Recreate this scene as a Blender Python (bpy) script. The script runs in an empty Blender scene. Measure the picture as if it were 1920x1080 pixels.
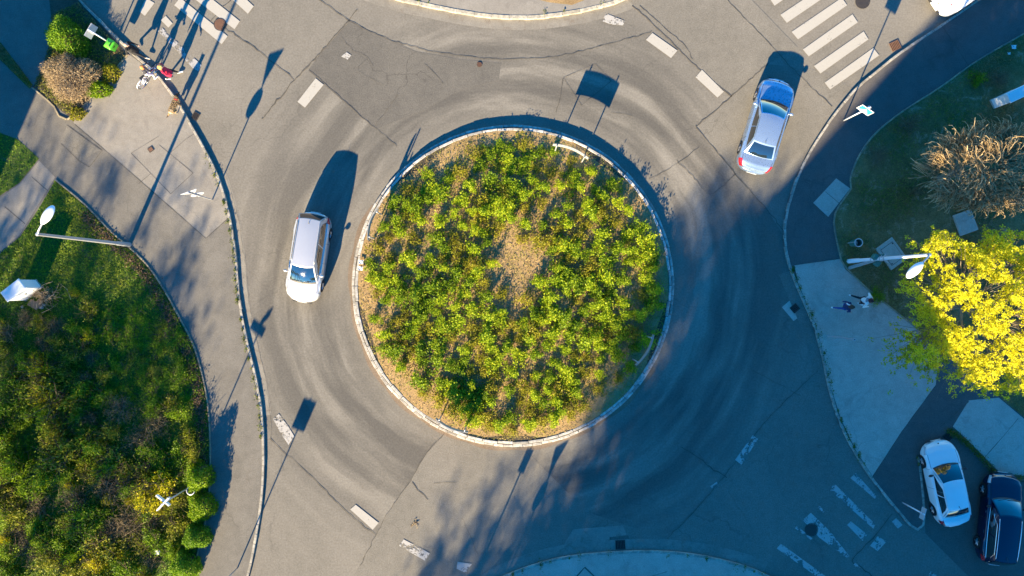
import bpy, math, random
import numpy as np
from mathutils import Vector, Matrix
R = math.radians
PI = math.pi
rng = np.random.default_rng(7)
random.seed(7)
C = bpy.context.scene.collection
SC = bpy.context.scene

# ------------------------------------------------------------------ camera, sky, sun, exposure
CAMH = 40.0                      # drone height, looking straight down
PPM = 37.0                       # photograph pixels per metre on the road
cam_d = bpy.data.cameras.new('camera')
cam = bpy.data.objects.new('camera', cam_d)
C.objects.link(cam)
cam.location = (0, 0, CAMH)
cam.rotation_euler = (0, 0, 0)
cam_d.sensor_width = 36
cam_d.lens = 18.0 / ((960 / PPM) / CAMH)
cam_d.clip_end = 2000
SC.camera = cam

SUN_EL = R(20.5)
SHX, SHY = math.sin(R(23.3)), math.cos(R(23.3))      # direction in which shadows fall
world = bpy.data.worlds.new("World")
SC.world = world
world.use_nodes = True
wn = world.node_tree
for n in list(wn.nodes):
    wn.nodes.remove(n)
wo = wn.nodes.new('ShaderNodeOutputWorld')
bg = wn.nodes.new('ShaderNodeBackground')
sky = wn.nodes.new('ShaderNodeTexSky')
sky.sky_type = 'NISHITA'
sky.sun_disc = False
sky.sun_elevation = SUN_EL
sky.sun_rotation = math.atan2(-SHX, -SHY)
sky.air_density = 1.0
sky.dust_density = 0.0
sky.ozone_density = 5.0
bg.inputs['Strength'].default_value = 0.09
hs = wn.nodes.new('ShaderNodeHueSaturation')
hs.inputs['Saturation'].default_value = 1.30
wn.links.new(sky.outputs[0], hs.inputs['Color'])
wn.links.new(hs.outputs[0], bg.inputs['Color'])
wn.links.new(bg.outputs[0], wo.inputs['Surface'])

sun_d = bpy.data.lights.new('sun', 'SUN')
sun_d.energy = 5.0
sun_d.angle = R(0.55)
sun_d.color = (1.0, 0.80, 0.50)
sun = bpy.data.objects.new('sun', sun_d)
C.objects.link(sun)
sun.location = (-60, -140, 60)
dv = Vector((SHX * math.cos(SUN_EL), SHY * math.cos(SUN_EL), -math.sin(SUN_EL)))
sun.rotation_euler = dv.to_track_quat('-Z', 'Y').to_euler()
SC.view_settings.view_transform = 'Standard'
SC.view_settings.look = 'None'
SC.view_settings.exposure = 2.03
SC.view_settings.gamma = 1.0
SC.render.engine = 'CYCLES'
SC.cycles.max_bounces = 5
SC.cycles.transparent_max_bounces = 8


# ------------------------------------------------------------------ helpers
def P(px, py, z=0.0):
    """point of the place that lies z above the road, read off the photograph (1920 x 1080)"""
    k = (CAMH - z) / CAMH / PPM
    return Vector(((px - 960) * k, -(py - 540) * k, z))


def G(px, py, z=0.0):
    """ground position (metres) of a ground pixel, with height z"""
    return Vector(((px - 960) / PPM, -(py - 540) / PPM, z))


def tag(o, label=None, cat=None, group=None, kind=None):
    if label: o['label'] = label
    if cat: o['category'] = cat
    if group: o['group'] = group
    if kind: o['kind'] = kind
    return o


def empty(name, loc, rz=0.0):
    o = bpy.data.objects.new(name, None)
    o.empty_display_size = 0.2
    C.objects.link(o)
    o.location = loc
    o.rotation_euler = (0, 0, rz)
    return o


def link(name, me, parent=None, loc=None):
    o = bpy.data.objects.new(name, me)
    C.objects.link(o)
    if parent is not None: o.parent = parent
    if loc is not None: o.location = loc
    return o


class MB:
    def __init__(self):
        self.v, self.f, self.m = [], [], []

    def add(self, verts, faces, mi=0):
        b = len(self.v)
        self.v += [tuple(p) for p in verts]
        self.f += [tuple(i + b for i in f) for f in faces]
        self.m += [mi] * len(faces)

    def box(self, c, s, rz=0.0, mi=0, ch=0.0):
        cx, cy, cz = c
        x, y, z = s[0] / 2, s[1] / 2, s[2] / 2
        ca, sa = math.cos(rz), math.sin(rz)
        rings = [(-z, 1.0, 0), (z - ch, 1.0, 0), (z, 1.0, ch)] if ch else [(-z, 1, 0), (z, 1, 0)]
        V, F = [], []
        for (zz, k, i) in rings:
            for (a, b) in ((-1, -1), (1, -1), (1, 1), (-1, 1)):
                lx, ly = a * (x - i), b * (y - i)
                V.append((cx + lx * ca - ly * sa, cy + lx * sa + ly * ca, cz + zz))
        n = len(rings)
        F.append((3, 2, 1, 0))
        for r in range(n - 1):
            for k in range(4):
                F.append((r * 4 + k, r * 4 + (k + 1) % 4, r * 4 + 4 + (k + 1) % 4, r * 4 + 4 + k))
        b = (n - 1) * 4
        F.append((b, b + 1, b + 2, b + 3))
        self.add(V, F, mi)

    def tube(self, pts, rad, n=8, mi=0, cap=True):
        pts = [Vector(p) for p in pts]
        if not hasattr(rad, '__len__'): rad = [rad] * len(pts)
        V, F = [], []
        up = None
        for i, p in enumerate(pts):
            a = pts[max(i - 1, 0)]
            b = pts[min(i + 1, len(pts) - 1)]
            d = (b - a)
            if d.length < 1e-9: d = Vector((0, 0, 1))
            d.normalize()
            if up is None:
                up = Vector((0, 0, 1)) if abs(d.z) < 0.9 else Vector((1, 0, 0))
            x = d.cross(up)
            if x.length < 1e-6:
                up = Vector((1, 0, 0)) if abs(d.x) < .9 else Vector((0, 1, 0))
                x = d.cross(up)
            x.normalize()
            y = x.cross(d)
            up = y
            for k in range(n):
                t = 2 * PI * k / n
                V.append(p + (x * math.cos(t) + y * math.sin(t)) * rad[i])
        for i in range(len(pts) - 1):
            for k in range(n):
                F.append((i * n + k, i * n + (k + 1) % n, (i + 1) * n + (k + 1) % n, (i + 1) * n + k))
        if cap:
            F.append(tuple(range(n - 1, -1, -1)))
            F.append(tuple((len(pts) - 1) * n + k for k in range(n)))
        self.add(V, F, mi)

    def lathe(self, prof, c=(0, 0, 0), axis='z', n=20, mi=0):
        V, F = [], []
        for (r, h) in prof:
            for k in range(n):
                t = 2 * PI * k / n
                a, b = r * math.cos(t), r * math.sin(t)
                if axis == 'z': q = (a, b, h)
                elif axis == 'y': q = (b, h, a)
                else: q = (h, a, b)
                V.append((c[0] + q[0], c[1] + q[1], c[2] + q[2]))
        m = len(prof)
        for i in range(m - 1):
            for k in range(n):
                F.append((i * n + k, i * n + (k + 1) % n, (i + 1) * n + (k + 1) % n, (i + 1) * n + k))
        self.add(V, F, mi)

    def prism(self, poly, z0, z1, mi=0, bottom=True):
        n = len(poly)
        ar = sum(poly[i][0] * poly[(i + 1) % n][1] - poly[(i + 1) % n][0] * poly[i][1] for i in range(n))
        if ar < 0: poly = poly[::-1]
        V = [(p[0], p[1], z0) for p in poly] + [(p[0], p[1], z1) for p in poly]
        F = [tuple(range(n, 2 * n))]
        if bottom: F.append(tuple(range(n - 1, -1, -1)))
        for i in range(n):
            F.append((i, (i + 1) % n, n + (i + 1) % n, n + i))
        self.add(V, F, mi)

    def sheet(self, poly, z, mi=0):
        n = len(poly)
        ar = sum(poly[i][0] * poly[(i + 1) % n][1] - poly[(i + 1) % n][0] * poly[i][1] for i in range(n))
        if ar < 0: poly = poly[::-1]
        self.add([(p[0], p[1], z) for p in poly], [tuple(range(n))], mi)

    def grid(self, fn, nu, nv, mi=0, flip=False):
        V = [fn(i / nu, j / nv) for j in range(nv + 1) for i in range(nu + 1)]
        F = []
        for j in range(nv):
            for i in range(nu):
                a = j * (nu + 1) + i
                q = (a, a + 1, a + nu + 2, a + nu + 1)
                F.append(q[::-1] if flip else q)
        self.add(V, F, mi)

    def ribbon(self, pts, w, z, mi=0):
        """flat strip along a polyline (world xy), width w (number or list)"""
        pts = [Vector((p[0], p[1])) for p in pts]
        V, F = [], []
        for i, p in enumerate(pts):
            d = pts[min(i + 1, len(pts) - 1)] - pts[max(i - 1, 0)]
            d.normalize()
            nrm = Vector((-d.y, d.x))
            ww = w[i] if hasattr(w, '__len__') else w
            V.append((p.x + nrm.x * ww / 2, p.y + nrm.y * ww / 2, z))
            V.append((p.x - nrm.x * ww / 2, p.y - nrm.y * ww / 2, z))
        for i in range(len(pts) - 1):
            F.append((2 * i, 2 * i + 1, 2 * i + 3, 2 * i + 2))
        self.add(V, F, mi)

    def mesh(self, name, mats, smooth=False, angle=None):
        me = bpy.data.meshes.new(name)
        me.from_pydata(self.v, [], self.f)
        if not isinstance(mats, (list, tuple)): mats = [mats]
        for m in mats: me.materials.append(m)
        if len(mats) > 1: me.polygons.foreach_set('material_index', self.m)
        if smooth: me.polygons.foreach_set('use_smooth', [True] * len(me.polygons))
        me.update()
        if smooth and angle is not None:
            me.set_sharp_from_angle(angle=angle)
        return me

    def build(self, name, mats, parent=None, smooth=False, loc=None, angle=None):
        return link(name, self.mesh(name, mats, smooth, angle), parent, loc)


def inpoly(pts, poly):
    x, y = pts[:, 0], pts[:, 1]
    r = np.zeros(len(pts), bool)
    n = len(poly)
    for i in range(n):
        x0, y0 = poly[i][0], poly[i][1]
        x1, y1 = poly[(i + 1) % n][0], poly[(i + 1) % n][1]
        c = (y0 > y) != (y1 > y)
        with np.errstate(divide='ignore', invalid='ignore'):
            xi = (x1 - x0) * (y - y0) / (y1 - y0 + 1e-12) + x0
        r ^= c & (x < xi)
    return r


def scatter(poly, n):
    poly = [(p[0], p[1]) for p in poly]
    a = np.array(poly)
    lo, hi = a.min(0), a.max(0)
    out = np.zeros((0, 2))
    while len(out) < n:
        q = rng.uniform(lo, hi, (n * 2, 2))
        out = np.vstack([out, q[inpoly(q, poly)]])
    return out[:n]


def leaf_mesh(name, cen, ln, wd, mat, up=0.6, tilt=None):
    """one leaf-sized rhombus per centre, random directions leaning upwards"""
    n = len(cen)
    nr = rng.normal(size=(n, 3))
    nr /= np.linalg.norm(nr, axis=1)[:, None]
    nr[:, 2] = np.abs(nr[:, 2]) + up
    nr /= np.linalg.norm(nr, axis=1)[:, None]
    t = rng.normal(size=(n, 3))
    if tilt is not None: t = t * 0.45 + np.array(tilt)
    t -= nr * (t * nr).sum(1)[:, None]
    t /= np.linalg.norm(t, axis=1)[:, None] + 1e-9
    b = np.cross(nr, t)
    L = (np.asarray(ln) * rng.uniform(.65, 1.3, n))[:, None]
    W = (np.asarray(wd) * rng.uniform(.65, 1.3, n))[:, None]
    v = np.stack([cen + t * L, cen + b * W + nr * W * .25, cen - t * L, cen - b * W + nr * W * .25], 1).reshape(-1, 3)
    me = bpy.data.meshes.new(name)
    me.vertices.add(4 * n)
    me.vertices.foreach_set('co', v.astype(np.float32).ravel())
    me.loops.add(4 * n)
    me.loops.foreach_set('vertex_index', np.arange(4 * n, dtype=np.int32))
    me.polygons.add(n)
    me.polygons.foreach_set('loop_start', (np.arange(n) * 4).astype(np.int32))
    me.update(calc_edges=True)
    me.validate()
    me.materials.append(mat)
    return me


# ------------------------------------------------------------------ materials
def newmat(name):
    m = bpy.data.materials.new(name)
    m.use_nodes = True
    nt = m.node_tree
    for n in list(nt.nodes): nt.nodes.remove(n)
    out = nt.nodes.new('ShaderNodeOutputMaterial')
    return m, nt, out


def N(nt, typ, **kw):
    n = nt.nodes.new(typ)
    for k, v in kw.items():
        if k in n.inputs: n.inputs[k].default_value = v
        else: setattr(n, k, v)
    return n


def noise(nt, vec, scale, detail=4, rough=.55, dist=0.0):
    n = N(nt, 'ShaderNodeTexNoise')
    n.inputs['Scale'].default_value = scale
    n.inputs['Detail'].default_value = detail
    n.inputs['Roughness'].default_value = rough
    n.inputs['Distortion'].default_value = dist
    nt.links.new(vec, n.inputs['Vector'])
    return n.outputs[0]


def ramp(nt, fac, stops, interp='LINEAR'):
    n = N(nt, 'ShaderNodeValToRGB')
    e = n.color_ramp.elements
    n.color_ramp.interpolation = interp
    while len(e) < len(stops): e.new(.5)
    for el, (p, c) in zip(e, stops):
        el.position = p
        el.color = (*c, 1) if hasattr(c, '__len__') else (c, c, c, 1)
    nt.links.new(fac, n.inputs[0])
    return n.outputs[0]


def mixc(nt, fac, a, b, mode='MIX'):
    n = N(nt, 'ShaderNodeMix', data_type='RGBA', blend_type=mode)
    for s, v in ((n.inputs[0], fac), (n.inputs[6], a), (n.inputs[7], b)):
        if hasattr(v, 'is_linked') or isinstance(v, bpy.types.NodeSocket): nt.links.new(v, s)
        elif hasattr(v, '__len__'): s.default_value = (*v, 1)
        else: s.default_value = v
    return n.outputs[2]


def math_(nt, op, a, b=None, c=None, clamp=False):
    n = N(nt, 'ShaderNodeMath', operation=op, use_clamp=clamp)
    for i, v in enumerate((a, b, c)):
        if v is None: continue
        if isinstance(v, bpy.types.NodeSocket): nt.links.new(v, n.inputs[i])
        else: n.inputs[i].default_value = v
    return n.outputs[0]


def bsdf(nt, out, col, rough=.7, metal=0.0, spec=.5, coat=0.0, bump=None, bstr=.3, bdist=.02, ior=1.5):
    b = N(nt, 'ShaderNodeBsdfPrincipled')
    if isinstance(col, bpy.types.NodeSocket): nt.links.new(col, b.inputs['Base Color'])
    else: b.inputs['Base Color'].default_value = (*col, 1)
    if isinstance(rough, bpy.types.NodeSocket): nt.links.new(rough, b.inputs['Roughness'])
    else: b.inputs['Roughness'].default_value = rough
    b.inputs['Metallic'].default_value = metal
    b.inputs['Specular IOR Level'].default_value = spec
    b.inputs['Coat Weight'].default_value = coat
    b.inputs['Coat Roughness'].default_value = .03
    b.inputs['IOR'].default_value = ior
    if bump is not None:
        bp = N(nt, 'ShaderNodeBump')
        bp.inputs['Strength'].default_value = bstr
        bp.inputs['Distance'].default_value = bdist
        nt.links.new(bump, bp.inputs['Height'])
        nt.links.new(bp.outputs[0], b.inputs['Normal'])
    nt.links.new(b.outputs[0], out.inputs['Surface'])
    return b


def plain(name, col, rough=.6, metal=0.0, spec=.5, coat=0.0, var=.12, scale=6.0, ior=1.5):
    m, nt, out = newmat(name)
    tc = N(nt, 'ShaderNodeTexCoord')
    f = noise(nt, tc.outputs['Object'], scale, 5, .6)
    c = mixc(nt, f, tuple(x * (1 - var) for x in col), tuple(min(1, x * (1 + var)) for x in col))
    rr = math_(nt, 'MULTIPLY_ADD', f, .12, rough - .06, clamp=True)
    bsdf(nt, out, c, rr, metal, spec, coat, ior=ior)
    return m


def pos(nt):
    return N(nt, 'ShaderNodeNewGeometry').outputs['Position']


def mottle(name, c1, c2, c3=None, s1=.35, s2=3.0, grain=.18, rough=.9, bumps=.25, cracks=0.0):
    """mineral ground: big stains, medium blotches, fine aggregate, some cracks"""
    m, nt, out = newmat(name)
    p = pos(nt)
    a = noise(nt, p, s1, 5, .6, .6)
    b = noise(nt, p, s2, 6, .65)
    g = noise(nt, p, 17.0, 3, .7)
    f = math_(nt, 'MULTIPLY_ADD', b, .45, math_(nt, 'MULTIPLY', a, .55))
    col = ramp(nt, f, [(.36, c1), (.64, c2)])
    if c3 is not None:
        k = ramp(nt, noise(nt, p, s1 * 2.3, 6, .7, 1.0), [(.55, 0.0), (.72, 1.0)])
        col = mixc(nt, k, col, c3)
    sp_ = ramp(nt, noise(nt, p, 4.3, 3, .6, .3), [(.66, 0.0), (.72, 1.0)])
    col = mixc(nt, math_(nt, 'MULTIPLY', sp_, .22), col, tuple(x * .55 for x in c1))
    gr = ramp(nt, g, [(.25, 1 - grain), (.75, 1 + grain)])
    gr.node.color_ramp.elements[1].color = (1 + grain, 1 + grain, 1 + grain, 1)
    col = mixc(nt, 1.0, col, gr, 'MULTIPLY')
    if cracks > 0:
        v = N(nt, 'ShaderNodeTexVoronoi', feature='DISTANCE_TO_EDGE')
        v.inputs['Scale'].default_value = .33
        wv = N(nt, 'ShaderNodeVectorMath', operation='MULTIPLY_ADD')
        nz = N(nt, 'ShaderNodeTexNoise')
        nz.inputs['Scale'].default_value = 1.1
        nz.inputs['Detail'].default_value = 6
        nt.links.new(p, nz.inputs['Vector'])
        nt.links.new(nz.outputs['Color'], wv.inputs[0])
        wv.inputs[1].default_value = (1.6, 1.6, 0)
        nt.links.new(p, wv.inputs[2])
        nt.links.new(wv.outputs[0], v.inputs['Vector'])
        ln = ramp(nt, v.outputs['Distance'], [(.0, 1.0), (.012, 0.0)])
        ms = ramp(nt, noise(nt, p, .22, 3, .5), [(.5, 0.0), (.6, 1.0)])
        k = math_(nt, 'MULTIPLY', math_(nt, 'MULTIPLY', ln, ms), cracks)
        col = mixc(nt, k, col, tuple(x * .35 for x in c1))
    bsdf(nt, out, col, rough, 0, .25, bump=g, bstr=bumps, bdist=.01)
    return m


def road_material():
    m, nt, out = newmat('asphalt')
    p = pos(nt)
    sub = N(nt, 'ShaderNodeVectorMath', operation='SUBTRACT')
    nt.links.new(p, sub.inputs[0])
    sub.inputs[1].default_value = G(962, 536)
    ln = N(nt, 'ShaderNodeVectorMath', operation='LENGTH')
    nt.links.new(sub.outputs[0], ln.inputs[0])
    r = ln.outputs['Value']
    nm = N(nt, 'ShaderNodeVectorMath', operation='NORMALIZE')
    nt.links.new(sub.outputs[0], nm.inputs[0])
    sp = N(nt, 'ShaderNodeSeparateXYZ')
    nt.links.new(nm.outputs[0], sp.inputs[0])
    cb = N(nt, 'ShaderNodeCombineXYZ')
    nt.links.new(math_(nt, 'MULTIPLY', sp.outputs[0], 1.5), cb.inputs[0])
    nt.links.new(math_(nt, 'MULTIPLY', sp.outputs[1], 1.5), cb.inputs[1])
    rw = math_(nt, 'MULTIPLY_ADD', math_(nt, 'SUBTRACT', noise(nt, p, .09, 2, .5), .5), 2.2, r)
    nt.links.new(math_(nt, 'MULTIPLY', rw, .95), cb.inputs[2])
    ring = noise(nt, cb.outputs[0], 1.0, 4, .55)
    a = noise(nt, p, .16, 4, .55, .5)
    b = noise(nt, p, 1.7, 6, .65)
    g = noise(nt, p, 11.0, 4, .8)
    # rubber and oil polished onto the circulating lane
    lane = ramp(nt, math_(nt, 'DIVIDE', r, 20.0), [(.41, 0.0), (.47, 1.0), (.62, .85), (.80, .0)])
    k = math_(nt, 'MULTIPLY', lane, ramp(nt, ring, [(.40, 0.0), (.60, 1.0)]))
    f = math_(nt, 'MULTIPLY_ADD', b, .4, math_(nt, 'MULTIPLY', a, .6))
    col = ramp(nt, f, [(.32, (.155, .143, .118)), (.5, (.188, .172, .142)), (.68, (.218, .199, .165))])
    col = mixc(nt, math_(nt, 'MULTIPLY', k, .78), col, (.082, .077, .068))
    pale = math_(nt, 'MULTIPLY', ramp(nt, ring, [(.30, 1.0), (.44, 0.0)]), lane)
    col = mixc(nt, math_(nt, 'MULTIPLY', pale, .65), col, (.275, .252, .208))
    gr = ramp(nt, g, [(.25, .70), (.75, 1.30)])
    gr.node.color_ramp.elements[1].color = (1.30, 1.30, 1.30, 1)
    col = mixc(nt, 1.0, col, gr, 'MULTIPLY')
    v = N(nt, 'ShaderNodeTexVoronoi', feature='DISTANCE_TO_EDGE')
    v.inputs['Scale'].default_value = .30
    wv = N(nt, 'ShaderNodeVectorMath', operation='MULTIPLY_ADD')
    nz = N(nt, 'ShaderNodeTexNoise')
    nz.inputs['Scale'].default_value = .9
    nz.inputs['Detail'].default_value = 7
    nt.links.new(p, nz.inputs['Vector'])
    nt.links.new(nz.outputs['Color'], wv.inputs[0])
    wv.inputs[1].default_value = (2.2, 2.2, 0)
    nt.links.new(p, wv.inputs[2])
    nt.links.new(wv.outputs[0], v.inputs['Vector'])
    cr = ramp(nt, v.outputs['Distance'], [(.0, 1.0), (.009, 0.0)])
    ms = ramp(nt, noise(nt, p, .2, 3, .5), [(.50, 0.0), (.58, 1.0)])
    col = mixc(nt, math_(nt, 'MULTIPLY', math_(nt, 'MULTIPLY', cr, ms), .28), col, (.06, .056, .05))
    bsdf(nt, out, col, .88, 0, .25, bump=g, bstr=.25, bdist=.008)
    return m


def paint_material(name, col=(.62, .61, .58), wear=.45, sc=2.2):
    m, nt, out = newmat(name)
    p = pos(nt)
    f = noise(nt, p, sc, 8, .72, .4)
    g = noise(nt, p, 14.0, 4, .7)
    c = mixc(nt, g, tuple(x * .8 for x in col), col)
    d = N(nt, 'ShaderNodeBsdfDiffuse')
    nt.links.new(c, d.inputs[0])
    t = N(nt, 'ShaderNodeBsdfTransparent')
    mx = N(nt, 'ShaderNodeMixShader')
    k = ramp(nt, math_(nt, 'MULTIPLY_ADD', g, .25, math_(nt, 'MULTIPLY', f, .75)), [(max(0.0, wear - .03), 0.0), (wear + .03, 1.0)])
    nt.links.new(k, mx.inputs[0])
    nt.links.new(t.outputs[0], mx.inputs[1])
    nt.links.new(d.outputs[0], mx.inputs[2])
    nt.links.new(mx.outputs[0], out.inputs['Surface'])
    return m


def leaf_material(name, cols, transl=.35, patch=0.0, pc=None, objvar=.25, rough=.55):
    """cols: dark..light colours picked per leaf; every plant shifts a little as a whole"""
    m, nt, out = newmat(name)
    geo = N(nt, 'ShaderNodeNewGeometry')
    oi = N(nt, 'ShaderNodeObjectInfo')
    f = math_(nt, 'ADD', math_(nt, 'MULTIPLY', geo.outputs['Random Per Island'], 1 - objvar),
              math_(nt, 'MULTIPLY', oi.outputs['Random'], objvar))
    st = [(i / (len(cols) - 1) * .9 + .05, c) for i, c in enumerate(cols)]
    col = ramp(nt, f, st)
    if patch:
        k = ramp(nt, noise(nt, geo.outputs['Position'], patch, 4, .6, .8), [(.44, 0.0), (.60, 1.0)])
        col = mixc(nt, math_(nt, 'MULTIPLY', k, .78), col, pc)
    d = N(nt, 'ShaderNodeBsdfPrincipled')
    d.inputs['Roughness'].default_value = rough
    d.inputs['Specular IOR Level'].default_value = .25
    nt.links.new(col, d.inputs['Base Color'])
    t = N(nt, 'ShaderNodeBsdfTranslucent')
    nt.links.new(col, t.inputs[0])
    mx = N(nt, 'ShaderNodeMixShader')
    mx.inputs[0].default_value = transl
    nt.links.new(d.outputs[0], mx.inputs[1])
    nt.links.new(t.outputs[0], mx.inputs[2])
    nt.links.new(mx.outputs[0], out.inputs['Surface'])
    return m


def island_material(name, cols, rough=.85, bumps=.2):
    """each stone of a kerb its own shade, with dirt"""
    m, nt, out = newmat(name)
    geo = N(nt, 'ShaderNodeNewGeometry')
    st = [(i / (len(cols) - 1), c) for i, c in enumerate(cols)]
    col = ramp(nt, geo.outputs['Random Per Island'], st)
    f = noise(nt, geo.outputs['Position'], 5.0, 6, .7)
    col = mixc(nt, ramp(nt, f, [(.42, .55), (.62, 0.0)]), col, (.12, .11, .09))
    bsdf(nt, out, col, rough, 0, .3, bump=f, bstr=bumps)
    return m


M = {}
M['asphalt'] = road_material()
M['asphalt_dark'] = mottle('asphalt_dark', (.105, .098, .085), (.145, .134, .113), None, .3, 2.5, .32, cracks=.5)
M['asphalt_mid'] = mottle('asphalt_mid', (.155, .143, .118), (.205, .188, .155), None, .3, 2.5, .30, cracks=.35)
M['pavement'] = mottle('pavement_asphalt', (.135, .125, .106), (.185, .171, .145), (.16, .145, .12), .4, 3, .25, cracks=.3)
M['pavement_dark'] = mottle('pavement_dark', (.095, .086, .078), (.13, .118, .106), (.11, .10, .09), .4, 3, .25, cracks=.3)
M['pavement_light'] = mottle('pavement_concrete', (.215, .196, .165), (.285, .262, .222), (.20, .182, .155), .35, 2.6, .18, cracks=.25)
M['slab'] = mottle('slab_concrete', (.40, .34, .28), (.50, .43, .36), (.32, .28, .23), .6, 4, .16)
M['pale_concrete'] = mottle('pale_concrete', (.40, .315, .255), (.54, .435, .36), (.34, .27, .22), .3, 2.2, .18, cracks=.25)
M['gutter'] = mottle('gutter_concrete', (.185, .17, .14), (.26, .24, .20), (.16, .13, .10), .7, 4, .18)
M['rust_dirt'] = mottle('gutter_dirt', (.17, .125, .085), (.22, .175, .13), None, .7, 5, .3)
M['seam'] = mottle('tar_seam', (.075, .068, .056), (.115, .105, .088), None, 1, 6, .2)
M['soil'] = mottle('soil', (.055, .043, .030), (.11, .088, .06), (.06, .065, .028), .5, 4, .4, bumps=.6)
M['dry_soil'] = mottle('dry_soil', (.25, .165, .075), (.40, .27, .125), (.18, .15, .05), .55, 4, .4, bumps=.6)
M['grass_soil'] = mottle('grass_soil', (.05, .085, .014), (.10, .15, .022), (.15, .12, .055), .3, 3, .45, bumps=.4)
M['shade_soil'] = mottle('bed_soil', (.12, .085, .025), (.24, .165, .07), (.40, .29, .19), .5, 3, .45, bumps=.6)
M['far_ground'] = mottle('far_ground', (.05, .06, .03), (.09, .09, .05), (.11, .10, .08), .02, .3, .3)
M['kerb'] = island_material('kerb_stone', [(.34, .31, .25), (.48, .44, .36), (.40, .37, .31), (.54, .50, .40)])
M['kerb_white'] = island_material('kerb_painted', [(.50, .48, .43), (.66, .64, .58), (.35, .33, .29), (.70, .67, .60), (.58, .55, .49)])
M['kerb_sand'] = island_material('kerb_sand', [(.48, .42, .30), (.58, .52, .40), (.50, .45, .34)])
M['edging'] = island_material('edging_stone', [(.32, .26, .16), (.40, .33, .2), (.22, .19, .14)])
M['paint'] = paint_material('road_paint', (.45, .425, .37), wear=.375)
M['paint_worn'] = paint_material('road_paint_worn', (.46, .44, .40), wear=.47, sc=1.7)
M['paint_faint'] = paint_material('road_paint_faint', (.42, .41, .40), wear=.50, sc=1.3)
M['iron'] = plain('cast_iron', (.07, .06, .052), .6, .4, var=.3, scale=14)
M['rust_iron'] = plain('rusty_iron', (.17, .09, .055), .8, .2, var=.35, scale=14)
M['hole'] = plain('dark_opening', (.008, .008, .009), .9)
M['galv'] = plain('galvanised_steel', (.50, .51, .52), .45, .55, var=.12, scale=9)
M['alu'] = plain('sign_back', (.55, .56, .57), .5, .25, var=.1)
M['board_back'] = plain('board_back', (.30, .30, .29), .6, .1, var=.12)
M['white_gloss'] = plain('lamp_white', (.80, .81, .82), .35, 0, .5, var=.05)
M['white_panel'] = plain('cabinet_white', (.74, .76, .76), .45, var=.06)
M['dark_plastic'] = plain('dark_plastic', (.022, .022, .024), .5, var=.2)
M['rubber'] = plain('tyre_rubber', (.018, .018, .018), .85, var=.2)
M['rim'] = plain('alloy_rim', (.55, .56, .58), .3, .8, var=.08)
M['glass'] = plain('car_glass', (.010, .016, .019), .04, 0, .9, 1.0, var=.1, ior=1.75)
M['chrome'] = plain('chrome_trim', (.75, .76, .78), .12, 1.0, var=.04)
M['red_lens'] = plain('red_lens', (.45, .012, .02), .18, 0, .6, .8, var=.1)
M['clear_lens'] = plain('headlight_lens', (.62, .66, .70), .12, .3, .7, 1, var=.08)
M['plate'] = plain('number_plate', (.72, .72, .68), .4, var=.05)
M['paint_silver'] = plain('silver_paint', (.60, .60, .60), .30, .45, .5, .9, var=.03)
M['paint_bluesilver'] = plain('blue_silver_paint', (.32, .44, .60), .28, .55, .5, .9, var=.03)
M['paint_white'] = plain('white_paint', (.80, .81, .80), .30, 0, .5, .7, var=.03)
M['paint_navy'] = plain('navy_paint', (.004, .007, .035), .22, .2, .5, 1.0, var=.05)
M['sign_blue'] = plain('sign_blue', (.03, .28, .55), .4, var=.05)
M['sign_white'] = plain('sign_white', (.78, .78, .76), .4, var=.05)
M['sign_red'] = plain('sign_red', (.55, .02, .03), .4, var=.05)
M['bin_green'] = plain('bin_green', (.10, .52, .03), .42, var=.08)
M['bin_teal'] = plain('bin_teal', (.03, .16, .13), .45, var=.12)
M['bark'] = plain('bark', (.11, .085, .06), .9, var=.35, scale=9)
M['bark_pale'] = plain('pale_bark', (.24, .19, .13), .9, var=.3, scale=9)
M['twig'] = leaf_material('dry_twig', [(.15, .105, .06), (.30, .215, .12), (.42, .315, .18), (.50, .39, .24)], .05, rough=.9)
M['scrub_twig'] = leaf_material('scrub_twig', [(.06, .045, .028), (.13, .095, .055), (.20, .15, .085), (.24, .19, .10)], .05, rough=.9)
M['pale_twig'] = leaf_material('pale_twig', [(.24, .165, .075), (.40, .28, .14), (.52, .38, .20), (.60, .45, .25)], .1, rough=.9)
M['twig_dark'] = leaf_material('dark_twig', [(.035, .025, .018), (.08, .058, .04), (.13, .095, .06)], .05, rough=.9)
M['litter'] = leaf_material('dead_leaves', [(.05, .03, .02), (.12, .075, .045), (.20, .13, .08), (.09, .06, .045)], .05, rough=.9)
M['island_leaf'] = leaf_material('island_shrub_leaf', [(.04, .085, .004), (.13, .22, .005), (.27, .38, .008), (.42, .50, .012), (.56, .55, .02)], .42, objvar=.42)
M['olive_leaf'] = leaf_material('olive_shrub_leaf', [(.14, .12, .012), (.24, .235, .012), (.33, .31, .014), (.38, .31, .03)], .35, objvar=.3)
M['dry_grass'] = leaf_material('dry_grass_blade', [(.22, .14, .05), (.40, .27, .10), (.52, .37, .16), (.30, .25, .05)], .25, .45, (.22, .24, .02))
M['under_leaf'] = leaf_material('under_leaf', [(.05, .08, .006), (.11, .16, .008), (.19, .24, .010), (.26, .25, .015)], .35, .6, (.20, .16, .02))
M['scrub_leaf'] = leaf_material('scrub_leaf', [(.11, .13, .010), (.22, .25, .014), (.34, .35, .022), (.42, .38, .06)], .45, objvar=.3)
M['grass'] = leaf_material('grass_blade', [(.03, .085, .005), (.07, .18, .008), (.13, .27, .010), (.21, .33, .014)], .35, .22, (.26, .29, .014))
M['grass_dry'] = leaf_material('rough_grass_blade', [(.07, .085, .008), (.13, .16, .012), (.21, .20, .02), (.30, .22, .07)], .25, .25, (.26, .18, .09))
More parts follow.
